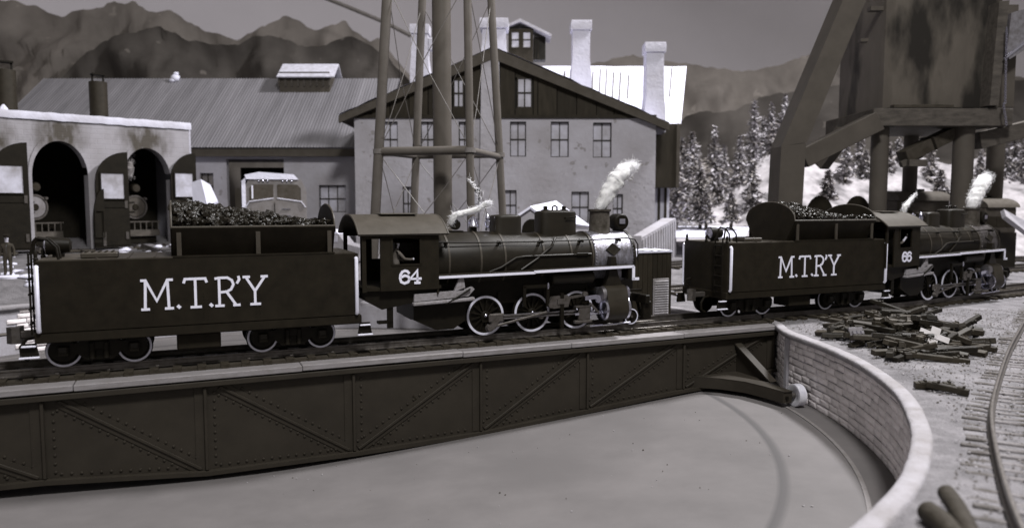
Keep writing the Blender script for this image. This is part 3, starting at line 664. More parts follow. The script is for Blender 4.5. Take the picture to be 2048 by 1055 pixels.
# ------------------------------------------------------------------ locomotive (x=0 at the rear driving axle)
def make_loco(num, label, M, SBX):
    t = thing('steam_locomotive', label, 'locomotive', M)
    ZB = 2.68
    bo = B().lathe([(.98, -2.2), (1.05, -2.1), (1.05, .4), (.97, 1.9), (.97, 4.5)], 40, T(0, 0, ZB) @ RY(90)).build('boiler', BOILER, t)
    for x, r in ((-1.4, 1.05), (-.2, 1.05), (.75, 1.03), (2.35, .97), (3.5, .97), (4.42, .985)): B().ring(r - .01, r + .018, -.035, .035, 40, T(x, 0, ZB) @ RY(90)).build('boiler_band', ROOFB, bo)
    sb = B().lathe([(.95, 4.5), (.99, 4.52), (.99, 6.28), (.94, 6.36), (.85, 6.42), (.3, 6.5)], 44, T(0, 0, ZB) @ RY(90)).build('smokebox', SBX, t)
    rv = B()
    for xx in (4.56, 6.22):
        for a in range(0, 360, 7): rv.dome((xx, 1.0 * math.cos(R(a)), ZB + 1.0 * math.sin(R(a))), .026, 5, up=(0, math.cos(R(a)), math.sin(R(a))))
    rv.build('rivets', SBX, sb, kind='stuff')
    B().ring(.985, 1.02, -.06, .06, 44, T(6.27, 0, ZB) @ RY(90)).build('smokebox_ring', BOILER, sb)
    a = R(157); pc = Vector((5.35, 1.0 * math.cos(a), ZB + 1.0 * math.sin(a) - .05))
    B().prism([(-.34, 0), (0, .26), (.34, 0), (0, -.26)], -.03, .0, 'y', T(5.3, -.97, ZB + .3) @ RX(-16)).build('builder_plate', BOILER, sb)
    # saddle and steam pipe
    B().prism([(-.62, 1.5), (.62, 1.5), (.42, 2.0), (-.42, 2.0)], 4.75, 5.9, 'x').build('saddle', FRAME, t)
    for sy in (-1, 1):
        B().prism([(4.75, 1.5), (5.6, 1.5), (5.35, 2.05), (5.25, 2.72), (5.05, 2.72), (4.95, 2.05)], sy * 1.12 - .14, sy * 1.12 + .14).build('steam_pipe', BOILER, t)
    # cab
    cab = B()
    CW = 1.47
    for sy in (-1, 1):
        y = sy * CW; x0, x1, z0, z1 = -3.98, -1.95, 1.84, 3.78
        wx0, wx1, wz0, wz1 = -3.56, -2.62, 2.72, 3.6
        for (a, b_, c, d) in ((x0, wx0, z0, z1), (wx1, x1, z0, z1), (wx0, wx1, z0, wz0), (wx0, wx1, wz1, z1)): cab.box(((a + b_) / 2, y, (c + d) / 2), (b_ - a, .06, d - c))
        cab.box((-4.52, y, 2.8), (.14, .07, 1.95)); cab.box((-4.25, y, 3.68), (.6, .06, .2))
    for y in (-1.2, 1.2): cab.box((-1.98, y, 2.7), (.06, .56, 2.1))
    cab.box((-1.98, 0, 3.6), (.06, 2.9, .55)); cab.box((-3.2, 0, 1.9), (2.7, 2.86, .1))
    co = cab.build('cab', BLACK, t)
    B().prism([(-4.55, 1.84), (-1.95, 1.84), (-2.1, 1.5), (-3.9, 1.2), (-4.55, 1.6)], -1.3, 1.3).build('cab_floor', FRAME, co)
    fr = B()
    for (a, b_, c, d) in ((-3.6, -2.58, 2.67, 2.73), (-3.6, -2.58, 3.59, 3.65), (-3.62, -3.55, 2.7, 3.62), (-2.63, -2.56, 2.7, 3.62)): fr.box(((a + b_) / 2, -CW - .035, (c + d) / 2), (b_ - a, .03, d - c))
    fr.build('window_frame', BLACK, co)
    pr = []; n = 14
    for i in range(n + 1):
        u = -1 + 2 * i / n; pr.append((u * 1.66, 3.74 + .64 * (1 - abs(u) ** 2.4)))
    inner = [(y * .97, z - .06) for y, z in reversed(pr)]
    B().prism(pr + inner, -4.72, -1.66, 'x').build('cab_roof', ROOFB, co, ang=50)
    B().box((-3.1, -.2, 4.385), (1.3, 1.0, .05), None, .02).build('roof_hatch', ROOFB, co)
    for x in (-4.72, -1.66): B().tube([(x, p[0], p[1] - .02) for p in pr], .035, 6).build('roof_bead', ROOFB, co)
    B().box((-2.6, 0, 2.7), (1.2, 1.5, 1.6), None, .1).build('backhead', FRAME, co)
    for sy in (-1, 1):
        M2 = T(-3.36, -CW - .031, 2.08) if sy < 0 else RZ(180) @ T(2.72, -CW - .031, 2.08)
        write(B(), [(num[0], 0), (num[1], .36)], .42, .085, M2).build('number', WHITE, co)
    # running boards
    for sy in (-1, 1):
        b = B().bar((-1.95, sy * 1.2, 2.26), (1.7, sy * 1.2, 2.29), .5, .06); b.bar((1.7, sy * 1.2, 2.31), (5.92, sy * 1.2, 2.37), .5, .06)
        rb = b.build('running_board', BOILER, t)
        e = B().bar((-1.95, sy * 1.46, 2.22), (1.72, sy * 1.46, 2.25), .035, .085); e.bar((1.68, sy * 1.46, 2.28), (5.94, sy * 1.46, 2.34), .035, .095)
        e.box((5.92, sy * 1.46, 2.08), (.12, .035, .52)); e.box((6.02, sy * 1.46, 1.86), (.3, .035, .1)); e.build('white_edging', WHITE, rb)
        B().box((5.85, sy * 1.2, 2.08), (.3, .5, .42)).build('front_drop', FRAME, rb)
    # handrail and piping on the near flank
    hr = [(-1.95, -1.02, 3.42), (-1.2, -1.0, 3.38), (0, -.98, 3.36), (2, -.93, 3.35), (4.4, -.93, 3.37), (5.9, -.93, 3.42), (6.3, -.93, 3.36), (6.45, -.93, 3.15), (6.46, -.93, 2.5)]
    B().tube(hr, .028, 6).build('handrail', FRAME, bo)
    B().tube([(p[0], -p[1], p[2]) for p in hr], .028, 6).build('handrail', FRAME, bo)
    for x in (-1.5, .55, 2.25, 3.95, 5.6): B().lathe([(.07, 0), (.05, .12), (.06, .26), (.03, .3)], 8, T(x, -.72, 3.34) @ RX(90)).build('stanchion', FRAME, bo)
    B().tube([(.1, -1.05, 2.3), (.55, -1.06, 2.45), (1.15, -1.04, 2.78), (1.5, -1.02, 2.82), (4.3, -1.02, 2.84)], .04, 6).build('feed_pipe', BOILER, bo)
    B().tube([(2.95, -.62, 3.46), (2.7, -.92, 3.2), (2.0, -1.03, 2.72), (1.35, -1.06, 2.34)], .04, 6).build('sand_pipe', BOILER, bo)
    B().box((3.9, -1.04, 2.84), (.5, .08, .12), None, .02).build('check_valve', FRAME, bo)
    B().prism([(1.1, 2.3), (4.3, 2.3), (4.3, 2.8), (1.5, 2.8)], -1.0, -.98).build('splash_plate', FRAME, bo)
    # domes, stack, lamp, bell
    def rdome(name, x0, x1, hw, z0, z1, flare):
        b = B(); n = 28; xs, hx = (x0 + x1) / 2, (x1 - x0) / 2
        def ringp(sx, sy, z):
            for j in range(n):
                a = 2 * math.pi * j / n; ca, sa = math.cos(a), math.sin(a); e = .45
                b.v.append((xs + hx * sx * math.copysign(abs(ca) ** e, ca), hw * sy * math.copysign(abs(sa) ** e, sa), z))
        L_ = [(1 + flare, 1 + flare, z0), (1.0, 1.0, z0 + .16), (1.0, 1.0, z1 - .12), (.96, .96, z1 - .04), (.86, .86, z1), (.3, .3, z1 + .03)]
        for q in L_: ringp(*q)
        k = len(L_); b.f = [(i * n + j, i * n + (j + 1) % n, (i + 1) * n + (j + 1) % n, (i + 1) * n + j) for i in range(k - 1) for j in range(n)] + [tuple((k - 1) * n + j for j in range(n))]; b.mi = [0] * len(b.f)
        return b.build(name, BOILER, t)
    rdome('steam_dome', .62, 1.72, .42, 3.5, 4.32, .12)
    sd = rdome('sand_box', 2.5, 4.05, .46, 3.45, 4.47, .04)
    for x in (2.85, 3.65):
        B().lathe([(.17, 4.47), (.17, 4.51), (.08, 4.53), (.09, 4.63), (.05, 4.66)], 10, T(x, 0, 0)).build('sand_lid', FRAME, sd)
    B().tube([(3.15, 0, 4.47), (3.15, 0, 4.62), (3.25, 0, 4.67), (3.35, 0, 4.62), (3.35, 0, 4.47)], .035, 8).build('lifting_eye', FRAME, sd)
    B().tube([(3.45, -.46, 4.2), (3.45, -.54, 4.2), (3.9, -.54, 4.24), (3.9, -.46, 4.24)], .025, 6).build('handle', FRAME, sd)
    sk = B().lathe([(.5, 3.5), (.42, 3.66), (.40, 4.42), (.46, 4.46), (.46, 4.53), (.36, 4.53), (.34, 4.2)], 28, T(5.25, 0, 0)).build('smokestack', mat('rusty_stack', .05, .6, .2, .6, 4, .2, 20), t)
    hl = B().box((6.1, 0, 4.0), (.5, .5, .55), None, .08)
    hl.lathe([(.3, -.3), (.33, -.25), (.33, .25), (.28, .3)], 20, T(6.12, 0, 4.02) @ RX(90)); hl.box((6.1, 0, 3.65), (.3, .3, .3))
    ho = hl.build('headlight', FRAME, t)
    B().box((6.1, -.335, 4.05), (.26, .03, .2)).build('number_board', CHROME, ho)
    B().lathe([(.02, .34), (.1, .3), (.13, .18), (.2, .06), (.22, 0), (.17, 0)], 18, T(-.12, 0, 3.92)).build('bell', CHROME, t)
    B().tube([(-.32, 0, 3.85), (-.3, 0, 4.12), (-.12, 0, 4.28), (.06, 0, 4.12), (.08, 0, 3.85)], .03, 6).build('bell_bracket', CHROME, t)
    B().box((-.12, 0, 3.77), (.22, .2, .24)).build('bell_base', FRAME, t)
    B().lathe([(.1, 3.75), (.1, 3.85), (.05, 3.88), (.11, 3.93), (.11, 4.1), (.06, 4.14), (.1, 4.2), (.07, 4.3), (.02, 4.38)], 12, T(.42, -.1, 0)).build('whistle', CHROME, t)
    tv = B().lathe([(.19, -.06), (.19, .06)], 18, T(-.82, 0, 3.98) @ RX(90)); tv.box((-.82, 0, 3.74), (.5, .4, .05)); tv.build('turret_valve', FRAME, t)
    # frame, ash pan, steps
    B().box((1.9, 0, .95), (9.2, 1.0, .55), None, .04).build('main_frame', FRAME, t)
    B().box((1.2, 0, 1.62), (6.2, 1.5, 1.0)).build('firebox', FRAME, t)
    B().prism([(-2.75, .75), (-2.75, 1.7), (-.75, 1.7), (-.85, .62), (-1.3, .35), (-1.95, .35)], -1.1, 1.1).build('ash_pan', FRAME, t)
    B().prism([(-2.82, 1.42), (-.85, 1.52), (-.62, 1.76), (-.7, 1.84), (-1.0, 1.72), (-2.8, 1.68)], -1.42, -1.2).build('tread_plate', TAN, t)
    B().prism([(-1.35, 1.7), (-.95, 1.82), (-1.0, 2.18), (-1.15, 2.18)], -1.36, -1.24).build('tread_bracket', TAN, t)
    B().bar((-2.85, -1.36, 1.34), (-.62, -1.36, 1.42), .26, .12, bev=.03).build('tread_plank', TAN, t)
    B().tube([(-1.7, -1.46, 1.3), (-1.3, -1.48, 1.5), (-.8, -1.48, 1.78)], .035, 6).build('blow_pipe', FRAME, t)
    B().box((-3.6, -1.2, 1.05), (.2, .1, 1.0)).build('cab_step_bar', FRAME, t)
    B().box((-3.75, -1.1, .75), (.5, .3, .08)).build('cab_step', FRAME, t)
    B().lathe([(.18, -.9), (.24, -.85), (.24, .85), (.18, .9)], 18, T(3.45, -1.05, 1.98) @ RY(90)).build('air_tank', BOILER, t)
    B().lathe([(.03, 0), (.05, .1), (.03, .22)], 8, T(2.35, -1.25, 1.62)).build('oil_cup', CHROME, t)
    # wheels
    for x in (0, 1.87, 3.74):
        wheel(t, x, -.83, .72, 'driving_wheel', 13); wheel(t, x, .83, .72, 'driving_wheel', 13, 1)
        B().tube([(x, -.75, .72), (x, .75, .72)], .1, 8).build('axle', FRAME, t)
    wheel(t, 6.22, -.83, .31, 'pilot_wheel'); wheel(t, 6.22, .83, .31, 'pilot_wheel', out=1)
    for x in (.02, 1.89, 3.7): B().box((x + .55, -.8, 1.15), (.12, .05, .75)).build('brake_hanger', FRAME, t)
    # motion
    sr = B().bar((.28, -1.02, .6), (2.2, -1.02, .62), .07, .13, bev=.02); sr.bar((2.2, -1.02, .62), (4.02, -1.02, .6), .07, .13, bev=.02)
    sr.box((.38, -1.03, .62), (.62, .12, .34), None, .08); sr.lathe([(.13, -.06), (.13, .08)], 14, T(2.15, -1.03, .62) @ RX(90)); sr.lathe([(.12, -.06), (.12, .08)], 14, T(4.0, -1.03, .6) @ RX(90))
    sr.build('side_rod', GEAR, t)
    B().bar((.6, -1.12, .72), (3.9, -1.12, .72), .05, .05, bev=.01).build('main_rod', ROD, t)
    B().bar((.6, -1.12, .6), (3.9, -1.12, .6), .05, .04, bev=.01).build('main_rod', ROD, t)
    er = B().bar((.12, -1.16, .32), (2.35, -1.16, .74), .06, .09, bev=.02); er.prism([(.0, .2), (.22, .24), (.5, .62), (.38, .72), (.05, .38)], -1.2, -1.1); er.build('eccentric_rod', GEAR, t)
    B().lathe([(.14, -.05), (.1, .1)], 12, T(.02, -1.2, .3) @ RX(90)).build('crank_pin', GEAR, t)
    ln = B().prism([(2.35, .95), (2.55, 1.3), (3.2, 1.34), (3.3, 1.18), (3.22, .9), (2.6, .86)], -1.22, -1.06); ln.box((2.9, -1.24, 1.12), (.3, .05, .2)); ln.lathe([(.1, -.05), (.1, .08)], 10, T(2.45, -1.24, 1.0) @ RX(90)); ln.build('valve_link', GEAR, t)
    B().bar((3.0, -1.15, 1.2), (3.95, -1.15, 1.3), .05, .09).build('radius_rod', GEAR, t)
    B().lathe([(.11, -.05), (.11, .06)], 12, T(3.95, -1.17, 1.33) @ RX(90)).build('rod_pin', GEAR, t)
    br = B()
    for a in ((1.4, 1.4, 1.0, 1.75), (2.35, 2.35, .95, 1.75)): br.box((a[0], -1.2, (a[2] + a[3]) / 2), (.12, .1, a[3] - a[2]))
    br.box((1.88, -1.2, 1.72), (1.05, .1, .12)); br.box((2.95, -1.2, .75), (.14, .1, 1.35)); br.build('motion_bracket', FRAME, t)
    B().prism([(3.85, 1.12), (4.3, 1.16), (4.42, 1.0), (4.8, 1.02), (4.8, 1.25), (4.5, 1.28), (4.3, 1.32), (3.85, 1.28)], -1.38, -1.26).build('valve_crosshead', CHROME, t)
    ch = B().box((3.9, -1.2, .6), (.5, .16, .52), None, .04); ch.box((3.85, -1.2, .88), (.7, .18, .06)); ch.box((3.85, -1.2, .3), (.75, .2, .12), None, .03); ch.build('crosshead', GEAR, t)
    B().tube([(3.5, -1.2, .6), (4.6, -1.2, .6)], .06, 8).build('piston_rod', CHROME, t)
    B().bar((4.1, -1.3, 1.0), (4.5, -1.3, .6), .05, .08).build('combination_lever', GEAR, t)
    B().tube([(4.1, -1.3, .12), (5.9, -1.3, .16)], .03, 6).build('drain_rod', CHROME, t)
    for sy in (-1, 1):
        cyl = B(); y = sy * 1.22
        pl = arc(0, .98 - .98 + 1.3, .33, 20, 160, 8); pl = [(q[0], q[1]) for q in pl] + [(-.42, .9)] + arc(0, .72, .44, 190, 350, 10) + [(.42, .9)]
        cyl.prism([(y + q[0], q[1]) for q in pl], 4.72, 5.62, 'x'); cy_ = cyl.build('cylinder', mat('cylinder_paint', .02, .5, 0, .25, 2, .05, 40, spec=.25), t, ang=50)
        for xx in (4.68, 5.66):
            B().lathe([(.40, -.06), (.46, -.05), (.46, .05), (.40, .06)], 26, T(xx, y, .74) @ RY(90)).build('cylinder_cover', CHROME, cy_)
            B().lathe([(.2, -.14), (.29, -.1), (.31, .04), (.31, .08)] if xx < 5 else [(.31, -.08), (.31, -.02), (.28, .1), (.18, .16)], 22, T(xx, y, 1.3) @ RY(90)).build('valve_cover', CHROME if xx > 5 else ROD, cy_)
    # pilot
    pb = B().box((6.75, 0, 1.0), (.2, 2.5, .34), None, .03); pb.box((6.4, -.75, 1.32), (.7, .12, .1)); pb.box((6.4, .75, 1.32), (.7, .12, .1))
    for y in (-.9, -.45, .45, .9): pb.bar((6.78, y, .85), (7.1, y * .6, .15), .12, .06)
    pb.box((6.85, -.95, .55), (.35, .28, .7), None, .03); pb.box((6.95, 0, .16), (.3, 1.4, .08)); pb.build('pilot', FRAME, t)
    B().box((7.1, 0, .9), (.5, .24, .22), None, .04).build('coupler', GEAR, t)
    B().tube([(6.9, -.5, .95), (7.1, -.5, .9), (7.15, -.5, .5), (7.05, -.5, .3)], .05, 8).build('brake_hose', FRAME, t)
    return t
make_loco('64', 'near black steam locomotive numbered 64 with silver smokebox', TF, SILVER)
make_loco('66', 'farther black steam locomotive numbered 66 beside the coal tower', TF @ T(23.75, .42, 0) @ RZ(7.0), SILVER2)
# ------------------------------------------------------------------ cotton smoke
def tuft(label, pts, rad, n, M, seed, wild=.25, hair=.0045, core=True, m=None):
    random.seed(seed); P = [Vector(p) for p in pts]; b = B(); k = len(P) - 1
    def pos(u):
        i = min(int(u * k), k - 1); f_ = u * k - i; return P[i].lerp(P[i + 1], f_), rad[i] + (rad[i + 1] - rad[i]) * f_, (P[i + 1] - P[i]).normalized()
    if core:
        m_ = 40; ns = 20
        for i in range(m_ + 1):
            p, r, d = pos(i / m_); s1 = d.orthogonal().normalized(); s2 = d.cross(s1); r *= .8 * math.sin(math.pi * min(1, .12 + .88 * i / m_ if i < m_ else .999)) ** .3
            for j in range(ns):
                a = 2 * math.pi * j / ns; q = p + (s1 * math.cos(a) + s2 * math.sin(a)) * r
                g = 1 + .30 * noise.fractal(q * 4.5 + Vector((seed, 0, 0)), 1, 2, 4); b.v.append(tuple(p + (q - p) * g))
        b.f = [(i * ns + j, i * ns + (j + 1) % ns, (i + 1) * ns + (j + 1) % ns, (i + 1) * ns + j) for i in range(m_) for j in range(ns)] + [tuple(range(ns)), tuple(m_ * ns + j for j in range(ns))]; b.mi = [0] * len(b.f)
    for i in range(n):
        u = random.random(); p, r, d = pos(u); a = Vector((random.gauss(0, 1), random.gauss(0, 1), random.gauss(0, 1))).normalized()
        p = p + a * r * random.uniform(.5, 1.0); dirn = (d * random.uniform(-.4, 1) + Vector((random.gauss(0, .6), random.gauss(0, .6), random.gauss(0, .6)))).normalized(); L_ = random.uniform(.05, .17) * (1 + (wild * 4 if random.random() < .05 else 0)); path = []
        bend = Vector((random.gauss(0, 1), random.gauss(0, 1), random.gauss(0, 1))) * .9
        for q in range(6): path.append(p.copy()); dirn = (dirn + bend * .35).normalized(); p = p + dirn * L_ / 5
        b.tube(path, [hair, hair, hair, hair * .8, hair * .6, hair * .3], 3, cap=False)
    o = b.build('cotton_smoke', m or COTTON, label=label, cat='cotton tuft', ang=180); o.matrix_world = M
M66 = TF @ T(23.75, .42, 0) @ RZ(7.0)
tuft('cotton wool smoke plume rising from the stack of locomotive 64', [(5.2, 0, 4.45), (5.4, 0, 4.8), (5.7, 0, 5.25), (6.0, 0, 5.7), (6.45, 0, 6.1), (6.95, 0, 6.35)], [.30, .34, .40, .44, .42, .2], 2600, TF, 21, .35)
tuft('wispy cotton steam trailing over the bell of locomotive 64', [(-1.0, 0, 3.95), (-.85, 0, 4.3), (-.45, 0, 4.42), (.05, 0, 4.52), (.35, 0, 4.72), (.6, 0, 4.8)], [.16, .17, .14, .13, .13, .07], 900, TF, 22, .6)
tuft('loose curling cotton fibres standing up above the bell', [(.2, 0, 4.7), (.1, 0, 5.1), (-.1, 0, 5.5), (-.3, 0, 5.6)], [.16, .12, .06, .03], 90, TF, 26, .6, core=False, hair=.008)
tuft('bright cotton wool plume rising from the stack of locomotive 66', [(5.25, 0, 4.5), (5.5, 0, 5.0), (5.9, 0, 5.5), (6.3, 0, 6.0), (6.9, 0, 6.25)], [.40, .44, .46, .50, .32], 2000, M66, 23, .2)
tuft('short cotton wisp behind the cab roof of locomotive 66', [(-1.0, 0, 4.2), (-.85, 0, 4.6), (-.4, 0, 4.9), (.1, 0, 5.3)], [.16, .17, .14, .05], 500, M66, 24)
# ------------------------------------------------------------------ people
def figure(name, label, joints, edges, M, mats, pick, sub=1):
    me = bpy.data.meshes.new(name); me.from_pydata([j[:3] for j in joints], edges, []); o = bpy.data.objects.new(name, me); C.objects.link(o)
    md = o.modifiers.new('skin', 'SKIN'); md.use_smooth_shade = True
    for i, j in enumerate(joints):
        sv = me.skin_vertices[0].data[i]; sv.radius = (j[3], j[4] if len(j) > 4 else j[3]); sv.use_root = i == 0
    ss = o.modifiers.new('sub', 'SUBSURF'); ss.levels = sub; ss.render_levels = sub
    bpy.context.view_layer.update(); dg_ = bpy.context.evaluated_depsgraph_get(); m2 = bpy.data.meshes.new_from_object(o.evaluated_get(dg_))
    o.modifiers.clear(); o.data = m2; m2.materials.clear()
    for m in mats: m2.materials.append(m)
    for p in m2.polygons: p.material_index = pick(p.center)
    m2.shade_smooth(); o.matrix_world = M; return tag(o, label, 'person')
UNI = mat('figure_uniform', .035, .6, 0, .25, 6); SKIN = mat('figure_face', .45, .6, 0, .1, 8); HAIR = mat('figure_hair', .012, .6); SHIRT = mat('figure_shirt', .08, .6, 0, .2, 6)
hum = [(0, 0, .95, .17, .12), (0, 0, 1.15, .16, .11), (0, 0, 1.38, .19, .12), (0, 0, 1.5, .08), (0, -.02, 1.58, .065), (0, -.02, 1.68, .10, .11), (0, -.02, 1.78, .085),
       (.2, 0, 1.4, .075), (.27, .02, 1.15, .06), (.28, -.03, .92, .05), (.28, -.06, .8, .05), (-.2, 0, 1.4, .075), (-.27, .02, 1.15, .06), (-.28, -.03, .92, .05), (-.28, -.06, .8, .05),
       (.1, 0, .85, .1), (.11, 0, .5, .08), (.11, .02, .12, .065), (.12, -.1, .05, .06), (-.1, 0, .85, .1), (-.11, 0, .5, .08), (-.11, .02, .12, .065), (-.12, -.1, .05, .06)]
he = [(0, 1), (1, 2), (2, 3), (3, 4), (4, 5), (5, 6), (2, 7), (7, 8), (8, 9), (9, 10), (2, 11), (11, 12), (12, 13), (13, 14), (0, 15), (15, 16), (16, 17), (17, 18), (0, 19), (19, 20), (20, 21), (21, 22)]
def pk(c):
    if c.z > 1.74: return 2
    if c.z > 1.53: return 1 if c.y < .06 else 2
    if c.z < .87 and abs(c.x) > .2: return 1
    return 0
gp = at(17, 552, 42); S_ = 1.22
cond = figure('person', 'standing figure in dark uniform and cap on a white base', hum, he, T(gp.x, gp.y, gp.z + .05) @ RZ(18) @ Matrix.Scale(S_, 4), [UNI, SKIN, HAIR], pk, 2)
b = B().lathe([(.125, 1.76), (.135, 1.8), (.15, 1.86), (.1, 1.89)], 14); b.prism([(-.1, -.12), (.1, -.12), (.08, -.24), (-.08, -.24)], 1.765, 1.785, 'z'); b.build('cap', HAIR, cond)
B().lathe([(.55, -.3), (.62, 0), (.5, .06)], 24, T(gp.x, gp.y, gp.z)).build('figure_base', WHITE, label='round white disc under the standing figure at far left', cat='base')
b = B()
for i in range(5): b.dome((0, -.135, 1.05 + .08 * i), .014, 6, up=(0, -1, 0))
b.build('buttons', CHROME, cond)
drv = [(0, 0, 1.0, .17, .13), (0, 0, 1.25, .17, .12), (.02, 0, 1.45, .18, .11), (.04, 0, 1.56, .08), (.06, 0, 1.62, .06), (.08, 0, 1.72, .1, .11), (.08, 0, 1.82, .08),
       (.1, -.2, 1.42, .07), (.26, -.28, 1.22, .055), (.5, -.26, 1.2, .045), (.6, -.25, 1.22, .05), (.05, .2, 1.42, .07), (.2, .28, 1.2, .055), (.4, .26, 1.1, .05), (.05, -.1, .85, .1), (.35, -.11, .82, .09), (.4, -.11, .45, .07), (.05, .1, .85, .1), (.35, .11, .82, .09), (.4, .11, .45, .07)]
de = [(0, 1), (1, 2), (2, 3), (3, 4), (4, 5), (5, 6), (2, 7), (7, 8), (8, 9), (9, 10), (2, 11), (11, 12), (12, 13), (0, 14), (14, 15), (15, 16), (0, 17), (17, 18), (18, 19)]
def pk2(c):
    if c.z > 1.58: return 2 if (c.z > 1.74 or c.x < .06) else 1
    return 1 if c.x > .54 and c.z > 1 else 0
figure('person', 'driver seated in the cab of locomotive 64, arm reaching forward', drv, de, TF @ T(-3.38, -1.12, 1.66) @ Matrix.Scale(1.0, 4), [SHIRT, SKIN, HAIR], pk2, 2)
drv2 = [tuple(list(j)) for j in drv]; drv2[8] = (.22, -.3, 1.35, .055); drv2[9] = (.42, -.34, 1.55, .05); drv2[10] = (.5, -.36, 1.68, .055)
figure('person', 'driver in the cab of locomotive 66 raising a pale forearm', drv2, de, M66 @ T(-3.35, -1.0, 1.55), [SHIRT, SKIN, HAIR], lambda c: 2 if c.z > 1.6 and abs(c.y) < .15 else (1 if c.x > .3 and c.y < -.2 else 0), 2)
# ------------------------------------------------------------------ walls with openings
def wall(b, x0, x1, z0, z1, holes, y0, y1, M=None, mi=0):
    xs = sorted({x0, x1, *[h for q in holes for h in q[:2]]}); zs = sorted({z0, z1, *[h for q in holes for h in q[2:]]})
    inh = lambda x, z: any(q[0] < x < q[1] and q[2] < z < q[3] for q in holes)
    for a, c in zip(xs, xs[1:]):
        for d, e in zip(zs, zs[1:]):
            if inh((a + c) / 2, (d + e) / 2): continue
            b.add([(a, y0, d), (c, y0, d), (c, y0, e), (a, y0, e)], [(0, 1, 2, 3)], M, mi)
    for a, c, d, e in holes: b.add([(a, y0, d), (c, y0, d), (c, y0, e), (a, y0, e), (a, y1, d), (c, y1, d), (c, y1, e), (a, y1, e)], [(0, 4, 5, 1), (1, 5, 6, 2), (2, 6, 7, 3), (3, 7, 4, 0)], M, mi)
    b.add([(x0, y0, z0), (x1, y0, z0), (x1, y0, z1), (x0, y0, z1), (x0, y1, z0), (x1, y1, z0), (x1, y1, z1), (x0, y1, z1)], [(1, 5, 6, 2), (2, 6, 7, 3), (3, 7, 4, 0)], M, mi)
    return b
def window(parent, x0, x1, z0, z1, y, m=GLASS, cols=2, rows=2, fw=.07):
    o = B(); 
    for (a, c, d, e) in ((x0, x1, z0, z0 + fw), (x0, x1, z1 - fw, z1), (x0, x0 + fw, z0 + fw, z1 - fw), (x1 - fw, x1, z0 + fw, z1 - fw)): o.box(((a + c) / 2, y, (d + e) / 2), (c - a, .08, e - d))
    for i in range(1, cols): o.box((x0 + (x1 - x0) * i / cols, y - .01, (z0 + z1) / 2), (fw, .07, z1 - z0 - 2 * fw))
    for i in range(1, rows): o.box(((x0 + x1) / 2, y - .014, z0 + (z1 - z0) * i / rows), (x1 - x0 - 2 * fw, .07, fw))
    wo = o.build('window', MUNTIN, parent)
    for i in range(cols):
        for j in range(rows): B().box((x0 + (x1 - x0) * (i + .5) / cols, y + .05, z0 + (z1 - z0) * (j + .5) / rows), ((x1 - x0) / cols - .01, .02, (z1 - z0) / rows - .01)).build('pane', m, wo)
    return wo
# ------------------------------------------------------------------ the big house
YH_ = 56.0; hb = at(1010, 500, YH_); GZ = .5
ho = thing('house', 'large white plastered house with dark boarded gable and four chimneys', 'house')
hx = lambda px, Y=YH_: at(px, 400, Y).x
hz = lambda py, Y=YH_: at(1010, py, Y).z
X0, X1 = hx(711), hx(1310)
wins = [(765, 797, 243, 313), (842, 870, 243, 313), (918, 941, 243, 313), (1020, 1052, 243, 313), (1101, 1137, 243, 314), (1185, 1222, 245, 315), (805, 826, 373, 440), (945, 971, 378, 440), (1008, 1033, 380, 440), (1143, 1178, 383, 445), (1226, 1246, 388, 445), (878, 900, 376, 440)]
holes = [(hx(a), hx(c), hz(e), hz(d)) for a, c, d, e in wins]
wl = wall(B(), X0, X1, GZ, hz(236), holes, YH_, YH_ + .45)
wl.add([(X1, YH_, GZ), (X1, YH_ + 8, GZ), (X1, YH_ + 8, hz(236)), (X1, YH_, hz(236))], [(0, 1, 2, 3)]); wl.add([(X0, YH_, GZ), (X0, YH_ + 8, GZ), (X0, YH_ + 8, hz(236)), (X0, YH_, hz(236))], [(3, 2, 1, 0)])
wl.build('wall', PLASTER2, ho)
for q in holes: window(ho, *q, YH_ + .3)
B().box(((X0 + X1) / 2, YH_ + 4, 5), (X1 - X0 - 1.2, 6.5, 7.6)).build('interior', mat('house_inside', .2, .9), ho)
pkx, pkz = hx(987), hz(97); ex0, ex1, ez0, ez1 = hx(683), hx(1334), hz(232), hz(247)
# gable boards
gz0 = hz(236); bxs = [711, 745, 782, 820, 858, 905, 932, 962, 1000, 1030, 1066, 1075, 1113, 1152, 1191, 1226, 1262, 1302]
def gtop(X): return (pkz + (X - pkx) / (ex0 - pkx) * (ez0 - pkz) if X < pkx else pkz + (X - pkx) / (ex1 - pkx) * (ez1 - pkz)) - .25
gw = [(908, 929, 158, 215), (1034, 1064, 155, 216)]
for a, c in zip(bxs, bxs[1:]):
    A, Cc = hx(a) + .03, hx(c) - .03; zt0, zt1 = gtop(A), gtop(Cc)
    gwin = [q for q in gw if q[0] < (a + c) / 2 < q[1]]
    if gwin:
        q = gwin[0]; B().prism([(A, gz0), (Cc, gz0), (Cc, hz(q[3])), (A, hz(q[3]))], YH_ - .02, YH_ + .2).build('gable_board', DARKWOOD, ho)
        B().prism([(A, hz(q[2])), (Cc, hz(q[2])), (Cc, zt1), (A, zt0)], YH_ - .02, YH_ + .2).build('gable_board', DARKWOOD, ho)
        window(ho, hx(q[0]) , hx(q[1]), hz(q[3]), hz(q[2]), YH_ + .02, GLASS, fw=.09)
    elif min(zt0, zt1) > gz0 + .1: B().prism([(A, gz0), (Cc, gz0), (Cc, zt1), (A, zt0)], YH_ - .06 * (random.random() < .5), YH_ + .2).build('gable_board', DARKWOOD, ho)
B().prism([(X0 + .3, gz0), (X1 - .3, gz0), (pkx, pkz - .5)], YH_ + .25, YH_ + .4).build('gable_back', FRAME, ho)
